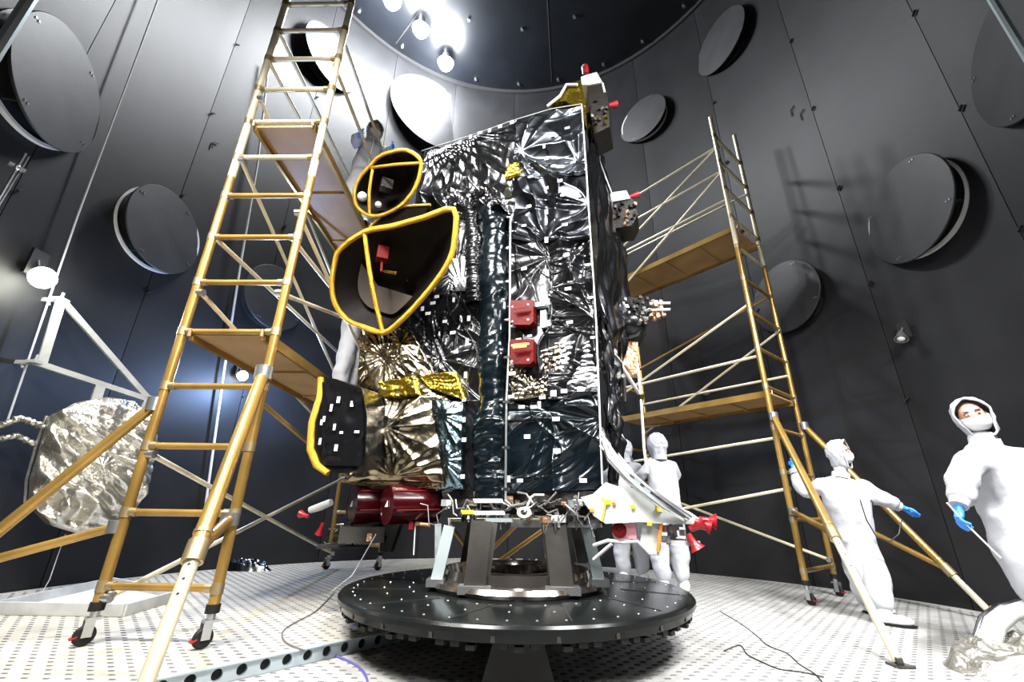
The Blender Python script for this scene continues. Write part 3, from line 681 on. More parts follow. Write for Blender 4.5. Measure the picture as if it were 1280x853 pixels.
d1, cb1, D1 = shade('small_dish', ((463, 207), (474, 196), (490, 190), (508, 188), (524, 198), (526, 210), (521, 230), (510, 248), (494, 262), (474, 270), (458, 268), (446, 258), (443, 240), (450, 222)), cD1, nS,
                   Vector((.06, .26, .12)), .3, .020, (((464, 210), (524, 204)), ((466, 212), (462, 268))), 'smaller dark reflector shade above the large one')
c1 = atp(483, 232, cD1-nS*.08, nS); build(MB().box(c1, .12, .10, .12, rz=.5), 'feed_cover', m_box, d1)
build(MB().ball(atp(453, 246, cD1-nS*.05, nS), .055, 14, 10), 'feed_cap', m_white, d1); build(MB().ball(atp(473, 256, cD1-nS*.04, nS), .035, 12, 8), 'feed_cap', m_white, d1)
# dark lid between both dishes
lid = [atp(a, b, cD1-nS*.02, nS) for a, b in ((462, 284), (480, 268), (505, 258), (538, 256), (530, 268), (500, 276), (468, 288))]
build(MB().prism(lid, nS*-.03), 'lid_panel', m_cone, sc); build(MB().tube(lid[:4], .014, 8), 'lid_edge', m_gfoil, sc)
# third shade on the far left, wrapped in black foil with a gold edge
q3 = [(402, 470), (420, 474), (452, 486), (459, 520), (457, 570), (446, 588), (425, 592), (404, 590), (390, 566), (389, 530), (401, 498)]
n3 = Vector((-.2, -.95, -.1)).normalized(); c3 = atp(424, 530, Vector((-1.0, -.35, 0)), n3)
b3 = build(MB().prism([atp(a, b, c3, n3) for a, b in q3], -n3*.34), 'side_dish_cover', m_black, sc, angle=30); b3['label'] = 'black foil wrapped box with a gold left edge'
G3 = np.zeros((24, 24, 3)); 
for i in range(24):
    for j in range(24):
        x_ = 404+(455-404)*j/23; y_ = (478+(x_-404)*.22)+(104-(x_-404)*.2)*i/23; p = atp(x_, y_, c3+n3*.01, n3)
        G3[i, j] = np.array(p+n3*float(crumple(np.array([x_/90.]), np.array([y_/90.]), 5, .2, 5)[0])*.35)
build(MB().grid(G3), 'foil_cover', m_black, b3, angle=180)
build(MB().tube([atp(a, b, c3+n3*.01, n3) for a, b in ((401, 472), (400, 496), (390, 528), (388, 562), (396, 582), (410, 592))], [.026, .028, .03, .032, .03, .024], 12), 'gold_edge', m_gfoil, b3)
for x, y, w_, h_ in ((423, 500, 4, 8), (414, 510, 3, 9), (405, 524, 3, 7), (402, 528, 3, 7), (418, 534, 3, 8), (420, 560, 4, 8), (400, 552, 3, 8), (428, 541, 7, 3), (440, 505, 4, 7), (446, 540, 6, 3)):
    p = atp(x, y, c3+n3*.035, n3); s = (p-Vector(CAM)).dot(_F)/FPX; piece(tp, 'tape_patch', b3, frame(p, X0*w_*s, Y0*.004, Z*h_*s))

# ---- red acrylic thruster covers
ax = Vector((-.82, -.57, -.03)).normalized()
for (px, off, rad, ln, lab) in (((440, 631), .10, .155, .42, 'dark red transparent cylinder, outer left one'), ((484, 631), .24, .145, .42, 'dark red transparent cylinder, front right one')):
    c = F(*px, off)
    cy = build(MB().lathe([(.001, 0), (rad-.008, 0), (rad, -.008), (rad, -ln), (.001, -ln)], c, 48, ax), 'thruster_cover', m_redacr, sc, angle=30); cy['label'] = lab
    build(MB().lathe([(rad-.01, .004), (rad+.006, .004), (rad+.006, -.02), (rad-.01, -.02)], c, 48, ax, closed=True), 'end_flange', m_redacr, cy)
    sd = ax.cross(Z).normalized()
    for a_ in range(6):
        q = a_*PI/3+.3; p = c+(sd*math.cos(q)+Z*math.sin(q))*(rad+.004); build(MB().tube([p-ax*.03, p-ax*(ln-.02)], .006, 8), 'tie_rod', m_redtag, cy)
    build(MB().prism([c+ax*.004+sd*.03*e_-Z*.03*g_ for e_, g_ in ((-.6, -1), (1, .6), (-1, .6))], ax*.004), 'face_mark', m_tape, cy)
build(MB().prism([F(440, 602, .06), F(548, 604, .06), F(552, 612, .06), F(440, 612, .06)], nA*-.3), 'thruster_bracket', m_warm, sc)
panel('foil_skirt', ((556, 596), (480, 592), (432, 604), (556, 612))[::1], m_warm, .10, .8, .08, 71, 6, res=.01)

# ---- bottom deck: ring frame, boxes, connectors and cables
bz = .90
fr_ = [P0+nA*.02+uA*.0, P0+nA*.02+uA*1.25, P0+wS*DEP+uA*1.25, P0+wS*DEP]
build(MB().prism([p+Z*.90 for p in fr_], Z*.10), 'base_plate', m_box, sc)
build(MB().prism([p+Z*.83-nA*.12 for p in [P0+uA*.1, P0+uA*1.1, P0+wS*.9+uA*1.1, P0+wS*.9+uA*.1]], Z*.07), 'base_frame', m_dsteel, sc)
build(MB().beam(F(640, 655, -.02), F(752, 655, -.02), .05, .05), 'cross_bar', m_steel, sc)
rg = random.Random(12)
cmats = [m_lsteel, m_steel, m_dsteel, m_copper, m_box, m_white, m_dsteel, m_box]
for k in range(70):
    x = rg.uniform(556, 756); y = rg.uniform(622, 652); p = F(x, y, rg.uniform(-.02, .08)); s = rg.uniform(.02, .05)
    build(MB().box(p, s*rg.uniform(.8, 2.2), s, s*rg.uniform(.6, 1.4), rz=rg.uniform(-.6, .6)).tube([p, p-Z*s*1.2], s*.25, 8), 'connector', cmats[k % 8], sc)
for x0, x1, y_, m_ in ((593, 628, 626, m_white), (593, 630, 641, m_tape), (578, 592, 640, m_yel), (608, 640, 650, m_lsteel)):
    build(MB().prism([F(x0, y_-2, .13), F(x1, y_-2, .13), F(x1+2, y_+3, .13), F(x0+2, y_+3, .13)], nA*.03), 'bracket', m_, sc)
cb = MB()
for k in range(26):
    x = rg.uniform(560, 760); y = rg.uniform(612, 650); pts = []; o = rg.uniform(.0, .14)
    dx = rg.uniform(-50, 50); 
    for j in range(7):
        t_ = j/6; pts.append(F(x+dx*t_+rg.uniform(-5, 5), y+28*math.sin(PI*t_)*rg.random()+rg.uniform(-3, 3), o+rg.uniform(-.02, .02)))
    cb.tube(pts, rg.choice((.004, .006, .008)), 6)
lw = build(cb, 'wire_harness', m_cable, sc); lw['kind'] = 'stuff'; lw['label'] = 'tangle of grey wires under the body'
cb = MB(); c = F(655, 641, .17)
for rr in (.05, .035):
    cb.tube([c+uA*rr*math.cos(q)+Z*rr*.7*math.sin(q) for q in np.linspace(0, 2*PI, 17)], .006, 6)
cb.tube([F(656, 640, .17), F(664, 622, .16), F(668, 619, .15), F(680, 619, .15)], .008, 8)
build(cb, 'looped_cable', m_white, sc)
# legs to the adapter ring
def leg(a, b, w_, h_, m_, name='support_leg', foot=True, label=None):
    a = Vector(a); b = Vector(b); l = build(MB().beam(a, b, w_, h_, up=(0, -1, 0)), name, m_, sc)
    if foot: build(MB().box(b+Z*.0, w_*1.5, .13, .05), 'foot_block', m_steel, l)
    if label: l['label'] = label
    return l
leg(aty(602, 652, -.50), aty(593, 737, -.56), .15, .06, m_dsteel, label='wide dark steel leg, front left')
leg(aty(618, 655, -.44), aty(606, 735, -.50), .05, .10, m_dsteel, foot=False)
leg(aty(693, 655, -.50), aty(703, 738, -.56), .16, .06, m_dsteel, label='wide dark steel leg, front right')
leg(aty(680, 655, -.44), aty(690, 738, -.50), .04, .10, m_mir, foot=False)
leg(aty(562, 658, -.30), aty(545, 728, -.34), .085, .035, m_lsteel, label='pale flat leg on the left')
leg(aty(548, 655, -.15), aty(548, 715, -.15), .05, .05, m_lsteel, foot=False)
leg(aty(732, 655, -.30), aty(749, 728, -.34), .085, .035, m_lsteel, label='pale flat leg on the right')
leg(aty(590, 655, .45), aty(580, 708, .45), .08, .05, m_dsteel); leg(aty(718, 655, .45), aty(728, 708, .45), .08, .05, m_dsteel)

# ---- white wedge (thermal blanket), cables, covers on the right
wl = [(726, 622), (741, 618), (757, 603), (772, 608), (800, 611), (830, 627), (862, 640), (884, 655), (870, 656), (848, 655), (800, 653), (757, 655), (742, 645)]
wb = build(MB().prism([F(a, b, .16) for a, b in wl], -nA*.28), 'white_blanket', m_wht, sc, angle=30); wb['label'] = 'white wedge shaped blanket with yellow and orange tape dots'
for a, b, m_, w_ in ((740, 638, m_orange, .03), (760, 628, m_yel, .04), (767, 630, m_orange, .025), (791, 634, m_yel, .03), (824, 636, m_yel, .05), (822, 636, m_orange, .03), (812, 655, m_yel, .03)):
    build(MB().box(F(a, b, .168), w_, .012, w_*.8, rz=.33), 'tape_dot', m_, wb)
build(MB().tube([F(752, 622, .165), F(757, 630, .17), F(752, 652, .17)], .007, 6), 'green_cord', m_yel, wb)
pb = build(MB().prism([F(a, b, .10) for a, b in ((768, 655), (794, 655), (796, 674), (770, 674))], -nA*.15), 'pink_box', mat('pink_film', (.65, .28, .33), .3), sc)
build(MB().lathe([(.012, .02), (.045, .02), (.05, 0), (.012, 0)], F(774, 663, .11), 20, nA), 'round_red_cap', m_redtag, pb)
wp = [(803, 655), (828, 655), (825, 690), (812, 692), (800, 680)]
build(MB().prism([F(a, b, .10) for a, b in wp], -nA*.15), 'white_sleeve', m_wht, sc)
build(MB().beam(F(827, 655, .12), F(822, 690, .12), .015, .02), 'orange_edge', m_orange, sc)
build(MB().tube([F(742, 682, .05), F(760, 676, .1), F(780, 678, .1), F(797, 677, .1), F(812, 692, .1), F(824, 692, .1)], .012, 8), 'white_tube', m_white, sc)
build(MB().tube([F(742, 700, .05), F(765, 680, .1)], .012, 8), 'white_tube', m_white, sc)
cl = MB()
for k in range(16):
    o = rg.uniform(.12, .28); x = rg.uniform(-4, 6); yy = rg.uniform(-6, 5)
    cl.tube([F(752+rg.uniform(-1, 2), 548+rg.uniform(-8, 12), .08), F(764+x, 572+yy, o*.6), F(785+x, 595+yy, o), F(803+x, 611+yy, o), F(832+x, 632+yy, o), F(858+x, 648+yy*.4, o*.8)], rg.choice((.006, .008, .011)), 7)
hb = build(cl, 'cable_bundle', m_steel, sc); hb['kind'] = 'stuff'; hb['label'] = 'bundle of silver cables running down to the white wedge'
for q in ((796, 604), (808, 615)): build(MB().box(F(*q, .24), .07, .07, .05, ax=((uA*.6-Z*.8).normalized(), nA, (uA*.8+Z*.6).normalized())), 'cable_wrap', m_lsteel, hb)
for k, (a, b, dx, dy) in enumerate(((862, 662, 1, -.4), (868, 652, .9, .3), (860, 668, .5, .9), (874, 650, 1, .1))):
    c = F(a, b, .16); d_ = (-uA*dx-Z*dy).normalized()
    build(MB().lathe([(.001, 0), (.02, 0), (.022, .06), (.05, .10), (.045, .10), (.018, .05), (.001, .05)], c, 14, d_), 'red_cap', m_red, sc)
ins = MB()
for k in range(16):
    p = F(rg.uniform(830, 862), rg.uniform(657, 678), rg.uniform(.0, .14)); ins.box(p, rg.uniform(.02, .06), .03, rg.uniform(.02, .05), rz=rg.random())
build(ins, 'thruster_cluster', m_steel, sc)
build(MB().box(F(855, 679, .08), .16, .12, .03, rz=.3), 'cluster_plate', m_white, sc)

# ---- lower left clutter
cl = MB()
for k in range(26):
    x = rg.uniform(405, 470); y = rg.uniform(655, 684); p = F(x, y, rg.uniform(-.1, .1)); cl.tube([p, p+Vector((rg.uniform(-.08, .08), rg.uniform(-.05, .05), rg.uniform(-.03, .07)))], .008, 6)
g_ = build(cl, 'left_harness', m_warm, sc); g_['kind'] = 'stuff'
build(MB().box(F(430, 683, 0), .42, .3, .02, rz=.33), 'tray', m_box, sc)
build(MB().box(F(452, 668, 0), .36, .28, .12, rz=.33), 'left_electronics', m_dsteel, sc)
build(MB().box(F(478, 660, -.15), .3, .2, .12, rz=.33).prism([F(478, 655, -.1), F(500, 655, -.1), F(488, 690, -.1), F(474, 690, -.1)], -nA*.05), 'left_bracket', m_rubber, sc)
for a, b, m_ in ((436, 674, m_goldf), (456, 668, m_copper), (462, 672, m_copper), (441, 670, m_orange)):
    build(MB().box(F(a, b, .06), .04, .04, .06, rz=rg.random()), 'clamp_block', m_, sc)
build(MB().tube([F(388, 638, .05), F(400, 634, .05), F(414, 628, .05)], [.03, .035, .03], 10), 'foil_nozzle', m_wht, sc)
for a, b, dx, dy in ((386, 646, -1, .2), (404, 654, -.3, -1)):
    build(MB().lathe([(.001, 0), (.015, 0), (.018, .05), (.035, .1), (.001, .1)], F(a, b, .08), 12, (uA*-dx+Z*dy).normalized()), 'red_cap', m_red, sc)
build(MB().tube([F(520, 655, .1), F(537, 657, .1)], .016, 10), 'orange_rod', m_copper, sc)
build(MB().tube([F(519, 658, .1), F(517, 694, .1)], .005, 6), 'dangling_wire', m_white, sc)
build(MB().box(F(514, 657, .1), .03, .04, .06), 'red_clip', m_red, sc)

# ---- instruments at the top right and on the right flank
ts = build(MB().prism([F(a, b, .02) for a, b in ((688, 130), (700, 118), (712, 104), (726, 100), (732, 130), (733, 160), (726, 136), (706, 126))], -nA*.3), 'top_blanket', m_goldf, sc, angle=30); ts['label'] = 'gold foil bracket at the top corner'
build(MB().tube([F(684, 133, .06), F(700, 120, .06), F(708, 106, .05), F(722, 106, .05)], .016, 8), 'white_tube', m_wht, sc)
def Sq(px, py, d=0): return atp(px, py, P0+wS*d, nA)
tb = build(MB().prism([Sq(a, b, .1) for a, b in ((734, 108), (756, 104), (760, 125), (762, 158), (742, 168), (735, 162))], wS*.32), 'top_instrument', m_box, sc, angle=30); tb['label'] = 'dark instrument box with white lid and red caps'
build(MB().prism([Sq(a, b, .08) for a, b in ((726, 96), (735, 93), (746, 90), (753, 103), (736, 106), (727, 106))], wS*.3), 'white_lid', m_wht, tb)
build(MB().lathe([(.001, 0), (.035, 0), (.04, .07), (.03, .12), (.001, .12)], Sq(732, 93, .1), 14, (.0, -.1, 1)), 'red_cap', m_red, tb)
build(MB().ball(Sq(731, 85, .1), .042, 12, 8), 'white_ball', m_wht, tb)
build(MB().lathe([(.001, 0), (.02, 0), (.04, .09), (.001, .09)], Sq(761, 132, .1), 12, (1, 0, .2)), 'red_cap', m_red, tb)
build(MB().tube([Sq(753, 104, .1), Sq(756, 116, .1)], .012, 8), 'white_tube', m_wht, tb)
for k in range(14):
    p = Sq(rg.uniform(737, 759), rg.uniform(112, 160), .09); build(MB().box(p, .03, .03, .035, rz=rg.random()), 'fitting', (m_steel, m_box, m_goldf, m_dsteel)[k % 4], tb)
for a, b in (((737, 168), (768, 250)), ((748, 166), (751, 215))):
    build(MB().tube([Sq(*a, .3), Sq(*b, .6)], .008, 6), 'support_rod', m_steel, sc)
def flank(px_poly, dd, th_, m_, name, label=None):
    o = build(MB().prism([Sq(a, b, dd) for a, b in px_poly], wS*th_), name, m_, sc, angle=30)
    if label: o['label'] = label
    return o
fi = flank(((750, 252), (770, 248), (792, 250), (797, 268), (790, 282), (765, 286), (757, 275)), .75, .3, m_box, 'flank_instrument', 'brown instrument with a crumpled white cap')
build(MB().prism([Sq(a, b, .73) for a, b in ((752, 246), (768, 240), (783, 238), (788, 248), (772, 251), (754, 254))], wS*.3), 'white_cap', m_wht, fi)
build(MB().lathe([(.001, 0), (.016, 0), (.04, .13), (.001, .13)], Sq(785, 247, .75), 12, (1, 0, .35)), 'red_tag', m_red, fi)
for k in range(22):
    p = Sq(rg.uniform(756, 794), rg.uniform(254, 282), .73); build(MB().box(p, .035, .03, .035, rz=rg.random()), 'fitting', (m_box, m_dsteel, m_copper, m_rubber)[k % 4], fi)
mi = flank(((764, 375), (780, 370), (805, 374), (806, 405), (798, 420), (780, 426), (765, 420)), .75, .3, m_rubber, 'flank_sensor', 'black sensor box with a coppery cluster at its tip')
build(MB().ball(Sq(788, 406, .8), .17, 18, 12, (1, .8, .8)), 'sensor_dome', m_black, mi)
for k in range(40):
    p = Sq(rg.uniform(770, 812), rg.uniform(372, 406), .70); build(MB().box(p, .03*rg.uniform(.6, 1.6), .03, .03, rz=rg.random()*2), 'fitting', (m_box, m_steel, m_dsteel, m_rubber, m_box)[k % 5], mi)
for k in range(20):
    p = Sq(rg.uniform(811, 831), rg.uniform(376, 402), .72+.05*rg.random()); build(MB().box(p, .045, .03, .045, rz=rg.random()*2), 'copper_fitting', m_copper, mi)
for b in (380, 388): build(MB().tube([Sq(812, b, .72), Sq(838, b-1, .72)], .014, 8), 'probe', m_wht, mi)
fo = panel('flank_foil', ((770, 422), (797, 428), (798, 470), (778, 470)), m_copper, .0, .7, .12, 81, 6, plane=lambda a, b, o: Sq(a, b, .8), nrm=nA, res=.012, label='brown crumpled foil under the sensor')
for a, b in (((742, 404), (800, 494)), ((745, 452), (778, 446)), ((747, 463), (785, 454)), ((744, 424), (765, 431)), ((779, 470), (781, 500))):
    build(MB().tube([Sq(*a, .12), Sq(*b, .7)], .018, 8), 'truss_tube', m_white if b[1] < 500 else m_dsteel, sc)
build(MB().tube([Sq(797, 455, .7), Sq(801, 495, .6), Sq(805, 560, .5), Sq(809, 592, .4)], .012, 8), 'hoist_cord', m_white, sc)
build(MB().lathe([(.001, .0), (.03, .0), (.012, -.08), (.012, -.2), (.001, -.2)], Sq(801, 494, .6), 12), 'gold_plug', m_goldf, sc)
build(MB().tube([Sq(752, 535, .05), Sq(758, 550, .05), Sq(770, 565, .1), Sq(790, 590, .1)], .01, 8), 'white_hose', m_white, sc)

# ================================================================== PEOPLE
import bmesh
tex = bpy.data.textures.new('fabric_folds', 'CLOUDS'); tex.noise_scale = .17; tex.noise_depth = 2
def skinned(name, joints, edges, radii, root, m, parent, sub=2, disp=0, base=None):
    base = base if base is not None else ORIG[parent.name]
    me = bpy.data.meshes.new(name); bm = bmesh.new(); sk = bm.verts.layers.skin.verify(); idx = {}
    for k, p in joints.items():
        v = bm.verts.new(Vector(p)-base); r = radii[k]; r = (r, r) if not isinstance(r, tuple) else r
        v[sk].radius = r; v[sk].use_root = (k == root); idx[k] = v
    for a, b in edges: bm.edges.new((idx[a], idx[b]))
    bm.to_mesh(me); bm.free(); me.materials.append(m)
    o = bpy.data.objects.new(name, me); COL.objects.link(o); o.parent = parent
    md = o.modifiers.new('Skin', 'SKIN'); md.use_smooth_shade = True; md.branch_smoothing = .6
    ms = o.modifiers.new('Sub', 'SUBSURF'); ms.levels = sub; ms.render_levels = sub
    if disp:
        s2 = o.modifiers.new('Sub2', 'SUBSURF'); s2.levels = 1; s2.render_levels = 1
        dd = o.modifiers.new('Disp', 'DISPLACE'); dd.texture = tex; dd.strength = disp; dd.mid_level = .5; dd.texture_coords = 'LOCAL'
    ORIG[o.name] = base; return o
def glove(t, wrist, d, pn, s=1., curl=.3, thumb=1, splay=.12):
    d = Vector(d).normalized(); pn = Vector(pn); pn = (pn-d*pn.dot(d)).normalized(); sd = d.cross(pn)*thumb; wrist = Vector(wrist)
    J = {'w0': wrist-d*.05*s, 'w': wrist+d*.01*s, 'p': wrist+d*.055*s}; E = [('w0', 'w'), ('w', 'p')]
    Rr = {'w0': .042*s, 'w': (.034*s, .028*s), 'p': (.036*s, .022*s)}
    for i, (off, ln) in enumerate(((.030, .070), (.010, .080), (-.011, .075), (-.031, .058))):
        b = wrist+d*.088*s+sd*off*s; dirn = (d+sd*off*splay*20/1.5).normalized(); c = b
        J[f'f{i}0'] = b; Rr[f'f{i}0'] = .0125*s; E.append(('p', f'f{i}0')); prev = f'f{i}0'
        for k in range(3):
            dirn = (dirn-pn*curl*(1+.5*k)*-1).normalized() if False else (dirn*math.cos(curl*(1+.15*i))+pn*math.sin(curl*(1+.15*i))).normalized()
            c = c+dirn*(ln*(.42, .33, .25)[k]*s); n_ = f'f{i}{k+1}'; J[n_] = c; Rr[n_] = (.0115, .0105, .009)[k]*s; E.append((prev, n_)); prev = n_
    t0 = wrist+d*.03*s+sd*.03*s; t1 = t0+(d*.5+sd*.8+pn*.2).normalized()*.035*s; t2 = t1+(d*.85+sd*.35+pn*.45).normalized()*.035*s; t3 = t2+(d*.9+pn*.5).normalized()*.024*s
    for k, (p, r) in enumerate(((t0, .016), (t1, .013), (t2, .012), (t3, .0095))):
        J[f't{k}'] = p; Rr[f't{k}'] = r*s; E.append(('w' if k == 0 else f't{k-1}', f't{k}'))
    return skinned('glove', J, E, Rr, 'w', m_glove, t, 2)
def head(t, c, f, u, s=1., face=True, mask=True):
    c = Vector(c); f = Vector(f).normalized(); u = Vector(u); u = (u-f*u.dot(f)).normalized(); r = f.cross(u)
    # hood: shell around the head with an opening to the front
    G = np.zeros((30, 37, 3))
    for i in range(30):
        a = math.radians(62+(180-62)*i/29)
        if not face: a = math.radians(50+(130)*i/29)
        for j in range(37):
            q = 2*PI*j/36; side = math.sin(a)*math.cos(q)*1.06; upp = math.sin(a)*math.sin(q)
            rad = 1+.035*math.sin(q*5+i*.5)+.02*math.sin(q*9-i*.9)
            p = c+r*(side*.112*rad)+u*((upp*.142*rad)+.012)-f*(-math.cos(a)*.135*rad)-u*(.05 if upp < -.6 else 0)
            G[i, j] = np.array(p)
    G = np.array(c)+(G-np.array(c))*s
    hd = build(MB().grid(G), 'hood', m_suit, t, angle=180)
    rimp = [Vector(G[0, j]) for j in range(36)]
    build(MB().tube(rimp+rimp[:2], .008*s, 8, cap=False), 'hood_rim', m_suit, hd)
    if face:
        H = MB().ball(c, .098*s, 22, 18, (.80, .98, 1.16), (r, f, u))
        nb = c+f*.098*s-u*.012*s
        H.ball(nb, .018*s, 12, 8, (.7, 1.0, 1.3), (r, f, u))
        for e in (-1, 1): H.ball(c+f*.082*s+r*.036*s*e+u*.034*s, .022*s, 10, 6, (1.1, .5, .35), (r, f, u)); H.ball(c+r*.078*s*e-u*.01*s, .022*s, 10, 8, (.4, .8, 1.3), (r, f, u))
        hh = build(H, 'head', m_skin, t, angle=180)
        for e in (-1, 1):
            build(MB().ball(c+f*.087*s+r*.033*s*e+u*.018*s, .013*s, 12, 8, (1.1, .7, .6), (r, f, u)), 'eye', m_white, hh)
            build(MB().ball(c+f*.0955*s+r*.033*s*e+u*.018*s, .0055*s, 10, 6), 'pupil', m_dark, hh)
            build(MB().ball(c+f*.094*s+r*.034*s*e+u*.042*s, .018*s, 10, 6, (1.2, .3, .28), (r, f, u)), 'eyebrow', m_dark, hh)
    if mask:
        G = np.zeros((16, 16, 3))
        for i in range(16):
            for j in range(16):
                a = (j/15-.5)*2.05; b = (-.02-1.02*i/15)
                k = 1.16+.16*math.cos(a)*math.sin(PI*(i/15)**.8)+.008*math.sin(i*1.7)
                G[i, j] = np.array(c+(r*(math.sin(a)*math.cos(b)*.083)+f*(math.cos(a)*math.cos(b)*.096)+u*(math.sin(b)*.112))*k*s)
        mk = build(MB().grid(G), 'face_mask', m_mask, t, angle=180)
        sl = mk.modifiers.new('Solid', 'SOLIDIFY'); sl.thickness = .004
def boot(t, a, d, s=1.):
    a = Vector(a); d = Vector(d); d.z = 0; d.normalize(); sd = Vector((d.y, -d.x, 0)); b = MB()
    b.ball(a+d*.075*s+Z*.045*s, .06*s, 16, 10, (.82, 2.3, .78), (sd, d, Z)).ball(a+Z*.08*s, .065*s, 14, 10, (.95, 1.05, 1.25), (sd, d, Z))
    o = build(b, 'boot', m_boot, t, angle=180)
    sp = [a+(sd*math.cos(q)*.052+d*(math.sin(q)*.15+.075))*s+Z*.002 for q in np.linspace(0, 2*PI, 20, endpoint=False)]
    build(MB().prism(sp, Z*.016*s), 'sole', m_rubber, o)
def person(label, J, fwd, hc, hf, hu, s=1., gl=(), face=True, mask=True, group=None, zf=ZF, fat=1.):
    J = {k: Vector(v) for k, v in J.items()}
    b = (J['anL']+J['anR'])/2; b.z = zf
    t = thing('person', label, 'person', tuple(b), group)
    Rr = dict(pelvis=(.235, .19), waist=(.215, .17), chest=(.205, .155), neck=(.075, .075), headb=(.08, .085), shL=.095, shR=.095, elL=.082, elR=.082, wrL=.058, wrR=.058,
              fwL=.076, fwR=.076, hipL=.14, hipR=.14, knL=.118, knR=.118, cfL=.108, cfR=.108, anL=.085, anR=.085)
    J['headb'] = J['neck']+(Vector(hc)-J['neck'])*.5
    for q in 'LR':
        J['fw'+q] = J['el'+q].lerp(J['wr'+q], .5); J['cf'+q] = J['kn'+q].lerp(J['an'+q], .55)
    Rr = {k: (tuple(x*s*fat for x in v) if isinstance(v, tuple) else v*s*fat) for k, v in Rr.items()}
    E = [('pelvis', 'waist'), ('waist', 'chest'), ('chest', 'neck'), ('neck', 'headb')]
    for q in 'LR': E += [('chest', 'sh'+q), ('sh'+q, 'el'+q), ('el'+q, 'fw'+q), ('fw'+q, 'wr'+q), ('pelvis', 'hip'+q), ('hip'+q, 'kn'+q), ('kn'+q, 'cf'+q), ('cf'+q, 'an'+q)]
    skinned('coverall', J, E, Rr, 'pelvis', m_suit, t, 2, .06*s)
    head(t, hc, hf, hu, s, face, mask)
    # zip flap, collar, cuffs
    fw = Vector(fwd).normalized()
    zp = [J['neck'].lerp(J['chest'], .25)+fw*.10*s, J['chest']+fw*.165*s, J['waist']+fw*.155*s, J['pelvis']+fw*.16*s]
    if face: build(MB().tube(zp, .007*s, 6), 'zip', m_boot, t)
    build(MB().tube([J['neck']-(J['neck']-J['chest']).normalized()*.03*s, J['neck']+(J['neck']-J['chest']).normalized()*.03*s], .085*s, 18), 'collar', m_suit, t)
    for q in 'LR':
        d = (J['wr'+q]-J['fw'+q]).normalized(); build(MB().tube([J['wr'+q]-d*.03*s, J['wr'+q]+d*.02*s], [.06*s, .050*s], 16), 'cuff', m_suit, t)
        boot(t, Vector((J['an'+q].x, J['an'+q].y, max(zf, J['an'+q].z-.09*s))), fw, s)
    for (q, d, pn, curl, th) in gl: glove(t, J['wr'+q]+Vector(d).normalized()*.04*s, d, pn, s, curl, th)
    return t
def stand(label, loc, yaw, H, arms=((.15, -.05), (.15, -.05)), face=True, mask=True, zf=ZF, nod=0, group=None, lean=(0, 0)):
    """upright figure; arms = (forward reach, raise) of the left and right hand"""
    s = H/1.75; f = Vector((math.sin(yaw), math.cos(yaw), 0)); r = Vector((f.y, -f.x, 0)); L = Vector((*loc, zf)); ln = Vector((*lean, 0))
    def p(a, b, z): return L+r*a*s+f*b*s+Z*z*s+ln*(z/1.6)
    J = dict(pelvis=p(0, 0, .92), waist=p(0, .01, 1.10), chest=p(0, 0, 1.30), neck=p(0, .0, 1.47))
    for q, e, (rc, rs_) in (('L', -1, arms[0]), ('R', 1, arms[1])):
        J['sh'+q] = p(.17*e, 0, 1.38); J['el'+q] = p(.215*e, rc*.4, 1.14+rs_*.5); J['wr'+q] = p(.22*e, rc+.08, .92+rs_)
        J['hip'+q] = p(.09*e, 0, .86); J['kn'+q] = p(.11*e, .02, .5); J['an'+q] = p(.12*e, -.01, .09)
    gl = [(q, (J['wr'+q]-J['el'+q]), -r*e, .35, e) for q, e in (('L', -1), ('R', 1))]
    return person(label, J, f, p(0, .03, 1.62), (f-Z*nod), Z, s, gl, face, mask, group, zf)
Y1 = .72
p1 = dict(pelvis=aty(1068, 668, Y1), waist=aty(1060, 640, Y1), chest=aty(1051, 615, Y1), neck=aty(1051, 595, Y1),
          shL=aty(1026, 606, Y1+.08), elL=aty(1006, 618, Y1+.22), wrL=aty(993, 588, .98), shR=aty(1076, 606, Y1-.05), elR=aty(1098, 621, Y1-.12), wrR=aty(1122, 633, Y1-.14),
          hipL=aty(1060, 682, Y1+.02), hipR=aty(1080, 682, Y1-.02), knL=aty(1078, 722, Y1-.02), knR=aty(1094, 724, Y1-.1), anL=atz(1089, 768, ZF)+Z*.09, anR=atz(1109, 782, ZF)+Z*.09)
person('person in white coverall gripping the scaffold with one blue glove, other arm stretched out', p1, (.75, -.65, 0), aty(1050, 567, Y1-.02), (.62, -.78, -.02), (-.05, 0, 1), .94,
       (('L', aty(990, 566, 1.02)-aty(994, 590, .98), (1, .3, 0), .55, 1), ('R', aty(1165, 652, Y1-.16)-aty(1122, 633, Y1-.14), (0, -.3, -1), .12, -1)), fat=1.12)
Y2 = -.55
a2 = aty(1216, 521, Y2)
p2 = dict(pelvis=aty(1282, 668, Y2+.0), waist=aty(1266, 628, Y2), chest=aty(1252, 590, Y2), neck=aty(1234, 556, Y2), shL=aty(1212, 574, Y2-.06), elL=aty(1203, 606, Y2-.12), wrL=aty(1199, 630, Y2-.16),
          shR=aty(1290, 576, Y2), elR=aty(1318, 612, Y2-.05), wrR=aty(1330, 655, Y2-.15), hipL=aty(1270, 690, Y2-.05), hipR=aty(1298, 692, Y2+.05), knL=aty(1304, 748, Y2-.1), knR=aty(1330, 742, Y2+.1),
          anL=Vector((4.25, Y2-.12, ZF+.09)), anR=Vector((4.4, Y2+.2, ZF+.09)))
person('masked person in white coverall leaning in from the right edge, holding a thin rod', p2, (-.85, -.5, 0), a2, (-.62, -.75, -.12), (-.28, 0, 1), 1.02,
       (('L', aty(1199, 655, Y2-.18)-aty(1199, 630, Y2-.16), (.9, -.4, .1), .75, -1),), fat=1.2)
h2 = aty(1200, 648, Y2-.20)
